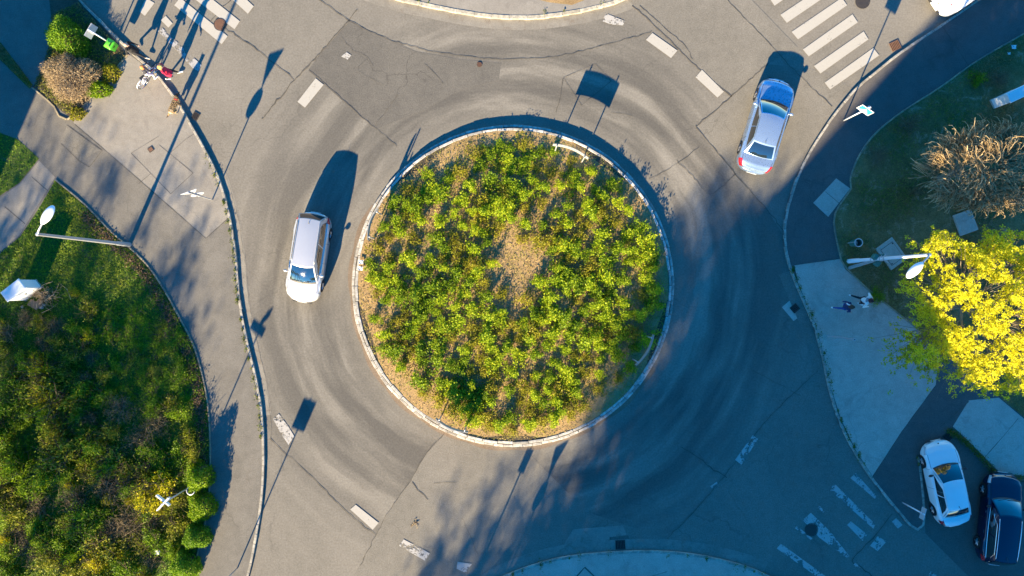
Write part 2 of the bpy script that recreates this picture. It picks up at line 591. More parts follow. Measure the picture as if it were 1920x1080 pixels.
M['green_shrub'] = leaf_material('green_shrub_leaf', [(.06, .12, .004), (.13, .24, .006), (.22, .34, .008), (.32, .42, .012)], .45)
M['hedge_leaf'] = leaf_material('hedge_leaf', [(.05, .12, .006), (.13, .26, .008), (.22, .36, .012), (.30, .42, .02)], .35)
M['yellow_shrub'] = leaf_material('yellow_shrub_leaf', [(.20, .22, .006), (.38, .37, .008), (.55, .49, .010), (.65, .54, .012)], .4)
M['blossom'] = leaf_material('yellow_blossom', [(.38, .34, .008), (.74, .67, .016), (.91, .85, .03), (.93, .88, .05)], .5, objvar=.0)
M['shade_tinted_blossom'] = leaf_material('shaded_blossom', [(.24, .27, .010), (.42, .42, .012), (.55, .52, .02)], .35, objvar=0)  # darker copy of the blossom, with the low bough's shade in its colour
M['moss'] = leaf_material('kerb_weed', [(.03, .06, .008), (.09, .13, .012), (.17, .19, .02)], .2)
M['tree_leaf'] = leaf_material('tree_leaf', [(.03, .06, .008), (.07, .12, .012), (.11, .16, .02)], .3)
M['render_wall'] = mottle('plaster_wall', (.30, .29, .27), (.36, .35, .33), None, .2, 2, .08)
M['roof_tile'] = mottle('roof_gravel', (.16, .15, .14), (.24, .23, .21), None, .3, 3, .2)
M['paper'] = plain('paper_litter', (.72, .72, .70), .7)
M['card'] = plain('cardboard', (.26, .18, .11), .85, var=.2)


# ------------------------------------------------------------------ ground, roads, pavements
def px(pts, z=0.0):
    return [G(a, b) for a, b in pts]


def smooth_line(pts, step=.35):
    """Catmull-Rom through world points, resampled evenly"""
    p = [Vector((q[0], q[1])) for q in pts]
    ext = [p[0] * 2 - p[1]] + p + [p[-1] * 2 - p[-2]]
    dense = []
    for i in range(1, len(ext) - 2):
        a, b, c, d = ext[i - 1], ext[i], ext[i + 1], ext[i + 2]
        for k in range(12):
            t = k / 12
            dense.append(.5 * ((2 * b) + (c - a) * t + (2 * a - 5 * b + 4 * c - d) * t * t + (3 * b - a - 3 * c + d) * t ** 3))
    dense.append(p[-1])
    out = [dense[0]]
    acc = 0.0
    for i in range(1, len(dense)):
        a, b = dense[i - 1], dense[i]
        seg = (b - a).length
        while acc + seg >= step:
            t = (step - acc) / seg
            a = a + (b - a) * t
            out.append(a)
            seg = (b - a).length
            acc = 0.0
        acc += seg
    out.append(dense[-1])
    return out


def offset_line(pts, d):
    out = []
    for i, p in enumerate(pts):
        t = pts[min(i + 1, len(pts) - 1)] - pts[max(i - 1, 0)]
        t.normalize()
        out.append(p + Vector((-t.y, t.x)) * d)
    return out


def kerb(name, line, width, z1, mat, stone=1.0, side=1, z0=-.02, closed=False, jit=.012, gap=.012):
    """row of kerb stones; line = road-side edge, side = +1 when the stones lie left of its direction"""
    mb = MB()
    seg = smooth_line(line, stone) if not closed else line
    n = len(seg) - 1
    for i in range(n):
        a, b = seg[i], seg[i + 1]
        d = b - a
        L = d.length
        if L < .05: continue
        d.normalize()
        nr = Vector((-d.y, d.x)) * side
        c = (a + b) / 2 + nr * (width / 2 - .005 + rng.uniform(-jit, jit) * .5)
        zz = z1 + rng.uniform(-jit, jit) * .4
        mb.box((c.x, c.y, (z0 + zz) / 2), (L - gap, width + rng.uniform(-jit, 0), zz - z0), math.atan2(d.y, d.x) + rng.uniform(-.006, .006), 0, .014)
    return tag(mb.build(name, mat), kind='structure')


g = MB(); g.sheet([(-320, -320), (320, -320), (320, 320), (-320, 320)], -.03)
tag(g.build('ground', M['far_ground']), kind='structure')
g = MB(); g.sheet([(-46, -44), (46, -44), (46, 40), (-46, 40)], 0.0)
tag(g.build('road', M['asphalt']), kind='structure')

KL = [(-60, -240), (60, -96), (152, 0), (192, 40), (232, 80), (262, 108), (290, 132), (318, 166), (347, 210), (384, 275), (409, 325),
      (425, 372), (437, 422), (446, 490), (452, 560), (465, 632), (482, 705), (493, 770), (497, 850), (494, 930), (482, 1010),
      (466, 1085), (430, 1190), (350, 1380)]
KR = [(2080, -165), (1950, -80), (1830, 0), (1765, 45), (1690, 95), (1640, 134), (1600, 168), (1562, 214), (1532, 258), (1506, 302), (1486, 350),
      (1472, 400), (1468, 445), (1475, 490), (1489, 530), (1504, 565), (1524, 612), (1540, 670), (1553, 730), (1571, 790), (1600, 848),
      (1640, 908), (1688, 967), (1706, 987), (1719, 994), (1729, 988), (1733, 970), (1730, 920), (1725, 875), (1722, 855)]
KT = [(560, -110), (650, -36), (740, 0), (800, 14), (870, 28), (935, 36), (1000, 37), (1060, 30), (1115, 19), (1175, 0), (1245, -40), (1330, -120)]
KB = [(850, 1230), (880, 1140), (915, 1096), (945, 1078), (985, 1062), (1040, 1046), (1100, 1037), (1200, 1031), (1290, 1036), (1370, 1052),
      (1425, 1071), (1490, 1110), (1570, 1200)]
LL, LR, LT, LB = [smooth_line(px(k), .5) for k in (KL, KR, KT, KB)]
PZ = .12
lp = MB(); lp.prism([tuple(p) for p in LL] + [tuple(G(-700, 1380)), tuple(G(-700, -240))], -.02, PZ)
tag(lp.build('left_pavement', M['pavement']), kind='structure')
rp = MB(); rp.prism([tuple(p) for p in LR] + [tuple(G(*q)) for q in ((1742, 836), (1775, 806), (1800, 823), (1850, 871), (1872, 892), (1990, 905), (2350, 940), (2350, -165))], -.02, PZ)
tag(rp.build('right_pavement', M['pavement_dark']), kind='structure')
tp = MB(); tp.prism([tuple(p) for p in LT] + [tuple(G(1150, -330)), tuple(G(760, -330))], -.02, PZ)
tag(tp.build('top_traffic_island', M['pavement_light']), kind='structure')
bp = MB(); bp.prism([tuple(p) for p in LB] + [tuple(G(1480, 1420)), tuple(G(880, 1420))], -.02, PZ)
tag(bp.build('bottom_traffic_island', M['pale_concrete']), kind='structure')
kerb('left_kerb', [tuple(G(*q)) for q in KL], .13, PZ + .012, M['kerb'], .5, -1)
kerb('right_kerb', [tuple(G(*q)) for q in KR], .13, PZ + .012, M['kerb'], .45, 1)
kerb('top_kerb', [tuple(G(*q)) for q in KT], .20, PZ + .02, M['kerb_sand'], .9, 1)
kerb('bottom_kerb', [tuple(G(*q)) for q in KB], .14, PZ + .012, M['kerb'], .45, -1)


def patch(name, pts, z, mat):
    mb = MB(); mb.sheet([tuple(G(*q)) for q in pts], z)
    return tag(mb.build(name, mat), kind='structure')


# resurfaced patches on the road
patch('road_patch', [(655, 40), (780, 96), (860, 111), (940, 118), (935, 150), (860, 170), (800, 205), (705, 242), (640, 187), (578, 132), (600, 100)], .004, M['asphalt_dark'])
patch('road_patch', [(1440, 120), (1372, 181), (1306, 238), (1382, 330), (1440, 396), (1468, 440), (1474, 400), (1488, 350), (1508, 302), (1534, 258), (1562, 216), (1604, 168), (1540, 132)], .004, M['asphalt_mid'])
patch('road_patch', [(1190, 15), (1250, 70), (1302, 122), (1371, 181), (1440, 120), (1495, 88), (1410, 0), (1360, -50), (1200, -60), (1178, 0)], .008, M['asphalt_mid'])
patch('road_patch', [(832, 816), (800, 850), (770, 900), (735, 950), (705, 1002), (660, 1085), (600, 1200), (840, 1240), (880, 1140), (915, 1090), (985, 1060), (1100, 1033), (1250, 1010), (1100, 960), (990, 848), (900, 838)], .004, M['asphalt_mid'])
patch('road_patch', [(1538, 690), (1440, 784), (1376, 870), (1296, 964), (1248, 1012), (1270, 1030), (1370, 1048), (1430, 1068), (1560, 1180), (1760, 1200), (1610, 1060), (1606, 1046), (1672, 962), (1600, 850), (1570, 790), (1552, 730)], .008, M['asphalt_mid'])
patch('parking_bay', [(1724, 868), (1744, 838), (1776, 809), (1800, 826), (1850, 874), (1872, 896), (1990, 910), (2340, 946), (2340, 1300), (1900, 1300), (1815, 1080), (1735, 1000), (1732, 920)], .004, M['asphalt_dark'])
patch('gully_patch', [(1143, 1007), (1178, 1004), (1185, 1032), (1145, 1034)], .012, M['asphalt_dark'])
patch('gully_patch', [(1075, 992), (1168, 985), (1175, 1003), (1143, 1007), (1145, 1034), (1075, 1040), (1058, 1020)], .008, M['gutter'])
patch('gully_patch', [(1466, 576), (1489, 556), (1512, 584), (1488, 602)], .008, M['slab'])

# gutter strips beside the kerbs
gl = MB()
seg = [p for p in LL if -6.5 < p.y < 6.2]
off = offset_line(seg, .2)
gl.ribbon(off, .40, .004)
tag(gl.build('left_gutter', M['gutter']), kind='structure')
gl = MB(); gl.ribbon(offset_line([p for p in LT if p.y > 13.2], -.26), .50, .004)
tag(gl.build('top_gutter', M['gutter']), kind='structure')
gl = MB(); gl.ribbon(offset_line([p for p in LB if p.x < 13], .3), .55, .016)
tag(gl.build('bottom_gutter', M['gutter']), kind='structure')
gl = MB()
seg = [p for p in LR if p.y > -14 and p.y < 1 and p.x < 20.2]
gl.ribbon(offset_line(seg, -.30), .55, .013)
tag(gl.build('right_gutter', M['asphalt_mid']), kind='structure')

# pavement areas of other material
patch('concrete_paving', [(143, 234), (388, 447), (433, 406), (424, 366), (407, 323), (382, 273), (343, 209), (314, 168), (287, 136), (258, 113), (245, 104), (137, 225)], PZ + .004, M['pavement_light'])
patch('concrete_paving', [(152, 302), (190, 282), (128, 236), (117, 268)], PZ + .004, M['asphalt_mid'])
patch('concrete_paving', [(1488, 497), (1573, 485), (1583, 505), (1626, 544), (1700, 604), (1759, 651), (1752, 722), (1690, 806), (1634, 892), (1602, 842), (1575, 785), (1557, 728), (1544, 668), (1528, 608), (1508, 562), (1494, 528)], PZ + .004, M['pale_concrete'])
patch('concrete_paving', [(1814, 750), (1870, 745), (1932, 797), (1995, 850), (1990, 900), (1873, 886), (1803, 816), (1784, 799)], PZ + .004, M['slab'])
patch('concrete_paving', [(1523, 381), (1566, 335), (1592, 354), (1551, 407)], PZ + .004, M['slab'])
patch('concrete_path', [(76, 302), (106, 333), (40, 440), (-10, 484), (-200, 640), (-200, 510), (-10, 380), (40, 345)], PZ + .004, M['pavement_light'])
patch('dirt_patch', [(985, -5), (1030, 6), (1072, 11), (1110, -4), (1090, -60), (990, -60)], PZ + .004, M['dry_soil'])


# seams, tar joints, cracks (thin flat strips on the surfaces)
def seam_line(mb, pts, w, z, wob=.021):
    if wob < .015 or len(pts) > 3 and pts[0] == pts[-1]:
        for p_, q_ in zip(pts[:-1], pts[1:]):                       # straight saw cuts
            n_ = max(2, int((G(*p_) - G(*q_)).length / .3))
            mb.ribbon([G(*p_).lerp(G(*q_), i / n_) for i in range(n_ + 1)], [w * rng.uniform(.5, 1.2) for _ in range(n_ + 1)], z + rng.uniform(0, .002))
        return
    l = smooth_line([tuple(G(*q)) for q in pts], .22)
    l = [p + Vector((rng.normal() * wob, rng.normal() * wob)) for p in l]
    mb.ribbon(l, [w * rng.uniform(.25, .8) for _ in l], z)


mb = MB()
for pts, w in [
    ([(590, -5), (650, 35), (700, 62), (780, 90), (860, 104), (940, 111), (1000, 110), (1050, 105), (1130, 86), (1222, 60)], .05),
    ([(655, 38), (630, 66), (600, 100), (570, 132), (552, 152), (520, 190), (492, 222)], .10),
    ([(655, 38), (670, 18)], .05),
    ([(415, 48), (450, 72), (480, 92), (520, 124), (552, 150)], .07),
    ([(580, 132), (640, 185), (705, 242), (745, 275)], .05),
    ([(1185, 10), (1215, 36), (1250, 70), (1300, 120), (1340, 155), (1371, 180)], .10),
    ([(1200, 10), (1240, 48), (1270, 72), (1290, 92), (1298, 112)], .05),
    ([(1440, 118), (1410, 146), (1372, 180), (1340, 208), (1305, 238)], .08),
    ([(1360, -5), (1400, 38), (1440, 80), (1485, 128), (1530, 172), (1560, 200)], .05),
    ([(1305, 238), (1330, 268), (1382, 330), (1440, 396), (1469, 432)], .07),
    ([(1218, 336), (1262, 312), (1310, 276)], .035),
    ([(1268, 302), (1300, 332), (1332, 364), (1380, 326)], .04),
    ([(832, 814), (800, 850), (770, 900), (735, 950), (705, 1002), (675, 1060)], .04),
    ([(505, 822), (530, 846), (580, 890), (650, 960), (705, 1003)], .05),
    ([(772, 906), (785, 918), (802, 938)], .06), ([(814, 906), (855, 904)], .025),
    ([(1535, 694), (1440, 784), (1376, 870), (1296, 964), (1250, 1010)], .045),
    ([(1278, 838), (1308, 858), (1338, 880), (1362, 895)], .08),
    ([(1672, 964), (1640, 1004), (1598, 1050), (1616, 1064), (1640, 1086)], .07),
    ([(703, 236), (722, 210), (748, 176)], .035), ([(795, 120), (812, 134), (830, 157)], .03),
    ([(1056, 146), (1116, 120), (1146, 152), (1090, 198), (1056, 146)], .02),
    ([(1056, 146), (1050, 185), (1042, 212)], .04), ([(1146, 212), (1160, 214), (1186, 217)], .035),
    ([(640, 70), (660, 92), (690, 108), (700, 135)], .02), ([(690, 110), (670, 130), (700, 150), (720, 160)], .018),
    ([(376, 62), (430, 0)], .05), ([(866, 970), (880, 1000), (895, 1040)], .02), ([(1404, 690), (1460, 720), (1500, 742)], .03),
    ([(425, 330), (436, 368), (450, 425), (459, 490), (466, 560), (478, 630), (496, 702), (506, 768), (509, 835)], .018),
]:
    seam_line(mb, pts, w, .020)
tag(mb.build('road_seams', M['seam']), kind='structure')
mb = MB()
for pts, w in [
    ([(143, 234), (220, 300), (300, 370), (388, 447)], .035), ([(388, 447), (410, 427), (432, 407)], .03),
    ([(117, 270), (152, 303), (170, 314), (194, 283), (128, 235)], .025),
    ([(300, 256), (248, 288), (322, 364), (364, 325), (300, 272)], .022), ([(262, 345), (285, 326)], .018), ([(322, 287), (350, 262), (372, 248)], .02),
    ([(12, 388), (50, 420)], .035), ([(62, 332), (92, 358)], .03),
    ([(1488, 497), (1573, 485)], .03), ([(1752, 722), (1690, 806), (1634, 892)], .03), ([(1814, 752), (1760, 800)], .03),
    ([(1843, 857), (1880, 815), (1906, 784)], .03), ([(1765, 52), (1790, 88), (1818, 132)], .035), ([(1546, 360), (1572, 382)], .02),
    ([(1545, 408), (1523, 382)], .025), ([(1080, 1080), (1096, 1062), (1120, 1085)], .06), ([(1200, 1085), (1250, 1070)], .02),
    ([(0, 95), (30, 118), (62, 165)], .05),
]:
    seam_line(mb, pts, w, PZ + .009, .012)
tag(mb.build('pavement_seams', M['seam']), kind='structure')


# painted markings
def paint(name, quads, mat, z=.024):
    mb = MB()
    for q in quads: mb.sheet([tuple(G(*p)) for p in q], z)
    return tag(mb.build(name, mat), kind='structure')


paint('zebra_crossing', [
    [(1463, 28), (1475, 43), (1538, 0), (1610, -50), (1596, -62), (1505, 0)], [(1484, 60), (1496, 74), (1588, 10), (1578, -4)],
    [(1505, 93), (1516, 106), (1608, 42), (1598, 27)], [(1526, 124), (1538, 138), (1628, 74), (1619, 59)],
    [(1546, 155), (1556, 168), (1648, 104), (1637, 90)], [(1442, -4), (1452, 11), (1540, -50), (1530, -62)], [(1421, -36), (1431, -22), (1520, -80), (1510, -94)]], M['paint'])
paint('lane_dashes', [
    [(558, 191), (592, 147), (607, 159), (572, 202)], [(1211, 75), (1223, 62), (1270, 95), (1258, 109)],
    [(1304, 145), (1316, 131), (1357, 172), (1345, 183)], [(657, 955), (667, 946), (710, 980), (699, 993)]], M['paint'])
paint('worn_lane_dashes', [
    [(1129, 40), (1135, 25), (1150, 31), (1172, 40), (1168, 48), (1145, 46)], [(512, 785), (523, 776), (541, 800), (552, 818), (541, 834), (524, 808)],
    [(748, 1023), (757, 1011), (806, 1037), (797, 1051)], [(856, 1066), (858, 1053), (885, 1057), (873, 1074)],
    [(1378, 862), (1411, 816), (1421, 823), (1390, 871)], [(1330, 912), (1344, 903), (1347, 912), (1336, 918)], [(640, 106), (650, 98), (659, 104), (652, 112)]], M['paint_worn'])
paint('worn_zebra_crossing', [
    [(1554, 917), (1565, 907), (1641, 983), (1637, 991)], [(1594, 896), (1604, 887), (1643, 930), (1640, 935)],
    [(1505, 975), (1520, 961), (1556, 996), (1592, 1042), (1588, 1046), (1536, 1008)], [(1588, 984), (1595, 977), (1627, 1003), (1617, 1014)],
    [(1456, 1028), (1464, 1019), (1548, 1080), (1600, 1124), (1585, 1130), (1530, 1080)], [(1490, 990), (1494, 986), (1523, 1009), (1520, 1012)],
    [(1672, 978), (1680, 971), (1692, 984), (1683, 991)], [(1631, 1023), (1645, 1005), (1662, 1015), (1645, 1033)],
    [(1600, 1058), (1604, 1055), (1619, 1070), (1615, 1073)], [(1530, 948), (1533, 944), (1546, 958), (1543, 961)], [(1740, 1078), (1745, 1070), (1756, 1078), (1750, 1084)]], M['paint_worn'])
paint('faded_zebra_crossing', [
    [(327, 10), (338, -4), (427, 68), (416, 83)], [(362, -4), (380, -16), (450, 40), (440, 55)], [(430, -6), (444, -18), (476, 12), (465, 26)],
    [(262, 22), (274, -4), (290, 6), (272, 30)], [(302, 38), (311, 30), (324, 44), (316, 52)]], M['paint'])
paint('faded_stop_line', [[(296, 58), (304, 52), (378, 122), (372, 134), (362, 128)]], M['paint_faint'])

# ------------------------------------------------------------------ planted beds (soil sheets)
BED_A = [(107, 338), (160, 382), (207, 431), (247, 466), (281, 500), (311, 545), (341, 600), (366, 650), (383, 710), (393, 770), (396, 850),
         (394, 920), (386, 980), (369, 1050), (340, 1120), (250, 1300), (-500, 1300), (-500, 700), (-210, 640), (-10, 488), (42, 442), (75, 392)]
BED_B = [(-300, 180), (-10, 245), (36, 262), (76, 298), (40, 343), (-10, 376), (-210, 505), (-500, 560)]
BED_C = [(75, 148), (63, 165), (100, 195), (135, 222), (242, 104), (228, 88), (205, 62), (144, -4), (60, -96), (20, -60), (95, 0), (102, 60), (85, 120)]
BED_D = [(-60, 50), (5, 82), (64, 160), (58, 168), (-10, 100), (-70, 70)]
BED_R = [(2350, -160), (2080, -40), (1925, 60), (1830, 115), (1760, 165), (1690, 210), (1640, 250), (1610, 290), (1592, 335), (1594, 354), (1562, 406), (1571, 470), (1578, 494),
         (1593, 511), (1626, 543), (1701, 603), (1761, 650), (1815, 699), (1870, 743), (1934, 795), (1996, 846), (2350, 900)]
for nm, bed, mt in (('lawn_soil', BED_A, 'grass_soil'), ('lawn_soil', BED_B, 'grass_soil'), ('bed_soil', BED_C, 'soil'), ('verge_soil', BED_D, 'grass_soil'), ('bed_soil', BED_R, 'shade_soil')):
    mb = MB(); mb.sheet([tuple(G(*q)) for q in bed], PZ + .012)
    tag(mb.build(nm, M[mt]), kind='structure')
mb = MB()
for q in BED_R[2:18], BED_A[:14], [(242, 104), (135, 222), (100, 195), (63, 165)]:
    l = smooth_line([tuple(G(*p)) for p in q], .5)
    for a, b in zip(l[:-1], l[1:]):
        d = b - a
        c = (a + b) / 2
        mb.box((c.x, c.y, .10), (d.length - .012, .075, .15 + rng.uniform(-.01, .015)), math.atan2(d.y, d.x) + rng.uniform(-.02, .02), 0, .01)
tag(mb.build('bed_edging', M['edging']), kind='structure')

# roundabout island: two rows of white painted stones, soil crown
CI = G(962, 536)
def ring(r, n):
    return [Vector((CI.x + r * math.cos(2 * PI * k / n), CI.y + r * math.sin(2 * PI * k / n))) for k in range(n + 1)]
RI = 301 / PPM
kerb('roundabout_outer_kerb', ring(RI, 104), .15, .15, M['kerb_white'], side=1, closed=True, jit=.03, gap=.02)
kerb('roundabout_inner_kerb', ring(RI - .17, 64), .15, .30, M['kerb_white'], side=1, closed=True, jit=.04, gap=.03)
mb = MB()
mb.ribbon([Vector((CI.x + (RI + .10 + .03 * math.sin(a * 7)) * math.cos(a), CI.y + (RI + .10 + .03 * math.sin(a * 7)) * math.sin(a))) for a in np.linspace(R(150), R(330), 90)],
          [.22 * abs(math.sin(i * .37)) + .06 for i in range(90)], .006)
tag(mb.build('gutter_dirt', M['rust_dirt']), kind='structure')
mb = MB()
def isl(u, v):
    r = (RI - .30) * v
    a = 2 * PI * u
    return (CI.x + r * math.cos(a), CI.y + r * math.sin(a), .27 + .16 * (1 - v * v) + .02 * math.sin(5 * a) * v)
mb.grid(isl, 72, 10)
tag(mb.build('roundabout_soil', M['dry_soil'], smooth=True), kind='structure')
mb = MB(); mb.prism([(CI.x + (RI - .16) * math.cos(2 * PI * k / 72), CI.y + (RI - .16) * math.sin(2 * PI * k / 72)) for k in range(72)], -.02, .262)
tag(mb.build('roundabout_base', M['soil']), kind='structure')


def isl_z(x, y):
    v2 = min(1, ((x - CI.x) ** 2 + (y - CI.y) ** 2) / (RI - .30) ** 2)
    return .27 + .16 * (1 - v2)


# ------------------------------------------------------------------ cars
def interp(pts, x):
    xs = [p[0] for p in pts]; ys = [p[1] for p in pts]
    if x <= xs[0]: return ys[0]
    if x >= xs[-1]: return ys[-1]
    for i in range(len(xs) - 1):
        if x <= xs[i + 1]:
            t = (x - xs[i]) / (xs[i + 1] - xs[i])
            t = t * t * (3 - 2 * t) * .5 + t * .5
            return ys[i] + (ys[i + 1] - ys[i]) * t


class Shape:
    def __init__(s, L, W, top, xf, xr, wr=.325):
        s.L, s.W, s.top, s.xf, s.xr, s.wr = L, W, top, xf, xr, wr

    def sec(s, x):
        L, W = s.L, s.W
        e = max(0.0, L / 2 - abs(x))
        Rn = .62
        w = W / 2
        if e < Rn:
            w *= 1 - .27 * (1 - math.sqrt(max(0, 1 - (1 - e / Rn) ** 2)))
        w *= 1 - .035 * abs(2 * x / L) ** 3
        zt = interp(s.top, x)
        zb = .20 + .10 * max(0, 1 - e / .4)
        arch = 0
        for xw in (s.xf, s.xr):
            d = abs(x - xw)
            ra = s.wr + .055
            if d < ra: arch = max(arch, .31 + math.sqrt(ra * ra - d * d) * .98)
        zb2 = max(zb, min(arch, zt - .16))
        h = zt - zb2
        return [(0, zb2), (.5 * w, zb2), (.90 * w, zb2), (.985 * w, zb2 + min(.05, h * .2)), (1.0 * w, zb2 + .42 * h), (.99 * w, zb2 + .66 * h),
                (.955 * w, zt - .075), (.86 * w, zt - .012), (.5 * w, zt + .018), (0, zt + .028)]

    def S(s, x, k, side=1, off=0.0):
        p = s.sec(x)
        n = len(p) - 1
        k = min(max(k, 0), n - 1e-6)
        i = int(k)
        t = k - i
        q = [p[max(i - 1, 0)] if i > 0 else (-p[1][0], p[1][1]), p[i], p[i + 1], p[i + 2] if i + 2 <= n else (-p[n - 1][0], p[n - 1][1])]
        y, z = [.5 * (2 * q[1][a] + (q[2][a] - q[0][a]) * t + (2 * q[0][a] - 5 * q[1][a] + 4 * q[2][a] - q[3][a]) * t * t + (3 * q[1][a] - q[0][a] - 3 * q[2][a] + q[3][a]) * t ** 3) for a in (0, 1)]
        y = max(y, 0)
        e = max(0.0, s.L / 2 - abs(x))
        f = max(0, 1 - e / 1.0) ** 2
        xo = x - math.copysign(1, x) * .20 * f * (y / (s.W / 2)) ** 2
        if off:
            hy, hz = .5 * s.W, .55
            d = Vector((y / hy, (z - .5) / hz))
            if d.length > 0: d.normalize()
            y += d.x * off; z += d.y * off
            if e < .25: xo += math.copysign(off, x) * .8
        return (xo, side * y, z)


def make_car(name, label, kind, loc, head, L, W, paint, top, cab, xf, xr, wr, mirror='body', rails=False, trim='dark', marks=None, grp=None):
    """cab = (x windscreen base, x windscreen top, x rear glass top, x rear glass base, z belt, z roof)"""
    root = empty(name, loc, head)
    tag(root, label, kind, grp)
    s = Shape(L, W, top, xf, xr, wr)
    mb = MB()
    nx, nk = 72, 30
    tx = [math.sin(PI / 2 * (2 * i / nx - 1)) * .55 + (2 * i / nx - 1) * .45 for i in range(nx + 1)]
    for side in (1, -1):
        mb.grid(lambda u, v: s.S(tx[min(nx, int(round(u * nx)))] * L / 2, v * 9, side), nx, nk, 0, flip=(side == 1))
    for sg in (1, -1):                                              # rounded bumper faces
        x = sg * L / 2
        rows = [(1.0, 0.0), (.9, .035), (.6, .055), (.25, .06)]
        prof = [s.S(x, k / 4, 1) for k in range(0, 37)] + [s.S(x, k / 4, -1) for k in range(35, 0, -1)]
        cz = sum(p[2] for p in prof) / len(prof)
        V = []
        for (kk, dx) in rows:
            for p in prof: V.append((p[0] + sg * dx, p[1] * (1 - (1 - kk) * .55), cz + (p[2] - cz) * kk))
        n = len(prof)
        F = []
        for r in range(len(rows) - 1):
            for k in range(n):
                q = (r * n + k, r * n + (k + 1) % n, (r + 1) * n + (k + 1) % n, (r + 1) * n + k)
                F.append(q if sg > 0 else q[::-1])
        last = tuple((len(rows) - 1) * n + k for k in range(n))
        F.append(last if sg > 0 else last[::-1])
        mb.add(V, F)
    # cabin
    xb, xt, rt, rb, zb, zr = cab
    wbF, wrF = W / 2 * .83, W / 2 * .645
    wm = W / 2 * .86
    wbR, wrR = W / 2 * .82, W / 2 * .62
    def Fr(u, v, o=0.0):                                            # windscreen, u across, v up
        bx, by, bz = xb + .14 * (1 - u * u), u * wbF, zb - .05
        tx_, ty, tz = xt + .07 * (1 - u * u), u * wrF, zr - .035 * u * u
        x, y, z = bx + (tx_ - bx) * v, by + (ty - by) * v, bz + (tz - bz) * v
        b = math.sin(PI * v) * .035
        return (x + b * .6 + o * .55, y, z + b + o)
    def Re(u, v, o=0.0):
        bx, by, bz = rb - .09 * (1 - u * u), u * wbR, zb - .03
        tx_, ty, tz = rt - .05 * (1 - u * u), u * wrR, zr - .03 - .03 * u * u
        x, y, z = bx + (tx_ - bx) * v, by + (ty - by) * v, bz + (tz - bz) * v
        b = math.sin(PI * v) * .03
        return (x - b * .5 - o * .55, y, z + b + o)
    def Ro(u, v):
        f, r_ = Fr(u, 1), Re(u, 1)
        return (f[0] + (r_[0] - f[0]) * v, f[1] + (r_[1] - f[1]) * v, f[2] + (r_[2] - f[2]) * v + .030 * math.sin(PI * v) + .02 * (1 - u * u) * math.sin(PI * min(1, v * 4) / 2) * math.sin(PI * min(1, (1 - v) * 4) / 2))
    def Sd(u, v, side, o=0.0):                                      # side, u front to rear
        f0, f1, r0, r1 = Fr(1, 0), Fr(1, 1), Re(1, 0), Re(1, 1)
        bl = .04 * math.sin(PI * u)
        b = (f0[0] + (r0[0] - f0[0]) * u, f0[1] + (r0[1] - f0[1]) * u + bl, f0[2] + (r0[2] - f0[2]) * u)
        rr = Ro(1, u)
        t = (f1[0] + (r1[0] - f1[0]) * u, rr[1] + bl * .4, rr[2])
        bul = math.sin(PI * v) * .025
        return (b[0] + (t[0] - b[0]) * v, side * (b[1] + (t[1] - b[1]) * v + bul + o), b[2] + (t[2] - b[2]) * v + o * .35)
    mb.grid(lambda u, v: Fr(2 * u - 1, v), 14, 8, 0)
    mb.grid(lambda u, v: Re(2 * u - 1, v), 14, 8, 0, flip=True)
    mb.grid(lambda u, v: Ro(2 * u - 1, v), 14, 16, 0)
    for side in (1, -1):
        mb.grid(lambda u, v: Sd(u, v, side), 24, 8, 0, flip=(side == 1))
    body = mb.build('body', paint, root, smooth=True, angle=R(38))
    # glass
    g = MB(); g.grid(lambda u, v: Fr((2 * u - 1) * (.93 - .02 * v), .10 + v * .84, .007), 14, 6)
    ws = g.build('windscreen', M['glass'], root, smooth=True)
    g = MB(); g.grid(lambda u, v: Re((2 * u - 1) * (.90 - .03 * v), .14 + v * .76, .007), 14, 6, flip=True)
    g.build('rear_window', M['glass'], root, smooth=True)
    for side in (1, -1):
        for (u0, u1) in ((.085, .50), (.525, .93)):
            def w_(u, v, u0=u0, u1=u1):
                uu = u0 + (u1 - u0) * u
                top_ = .90
                if uu < .22: top_ = .90 * min(1, .25 + (uu - .05) / .17 * .8)
                if uu > .86: top_ = .90 - (uu - .86) * 3.0
                return Sd(uu, .16 + (top_ - .16) * v, side, .008)
            g = MB(); g.grid(w_, 12, 4, flip=(side == 1))
            g.build('side_window', M['glass'], root, smooth=True)
        if trim == 'chrome':
            g = MB()
            g.tube([Sd(.085 + .845 * i / 14, .12, side, .012) for i in range(15)], .012, 5)
            g.tube([Sd(.085 + .845 * i / 14, .93 if .2 < .085 + .845 * i / 14 < .88 else .6, side, .012) for i in range(15)], .012, 5)
            g.build('window_trim', M['chrome'], root)
    def patch_(nm, x0, x1, k0, k1, mat, side, off=.008, nx_=8, nk_=6, parent=root):
        g = MB()
        g.grid(lambda u, v: s.S(x0 + (x1 - x0) * u, k0 + (k1 - k0) * v, side, off), nx_, nk_, flip=(side == 1))
        return g.build(nm, mat, parent, smooth=True)
    hl = L / 2
    for side in (1, -1):
        patch_('headlight', hl - .42, hl - .03, 5.3, 6.9, M['clear_lens'], side)
        patch_('tail_light', -hl + .02, -hl + .38, 4.9, 7.15, M['red_lens'], side)
        for (a, b) in ((xb - .75, xb - .58), (xb - 1.75, xb - 1.58)):
            patch_('door_handle', a, b, 5.55, 5.72, M['chrome'] if trim == 'chrome' else paint, side, .022, 3, 2)
        # mirror
        m_ = MB()
        base = Sd(.10, .12, side, 0)
        c = Vector((base[0] + .02, side * (abs(base[1]) + .17), base[2] + .09))
        def el(u, v):
            a, b = 2 * PI * u, PI * (v - .5)
            return (c.x + .065 * math.cos(b) * math.cos(a), c.y + .115 * math.cos(b) * math.sin(a), c.z + .075 * math.sin(b))
        m_.grid(el, 12, 8)
        m_.tube([base, (c.x, c.y - side * .07, c.z - .03)], .025, 6)
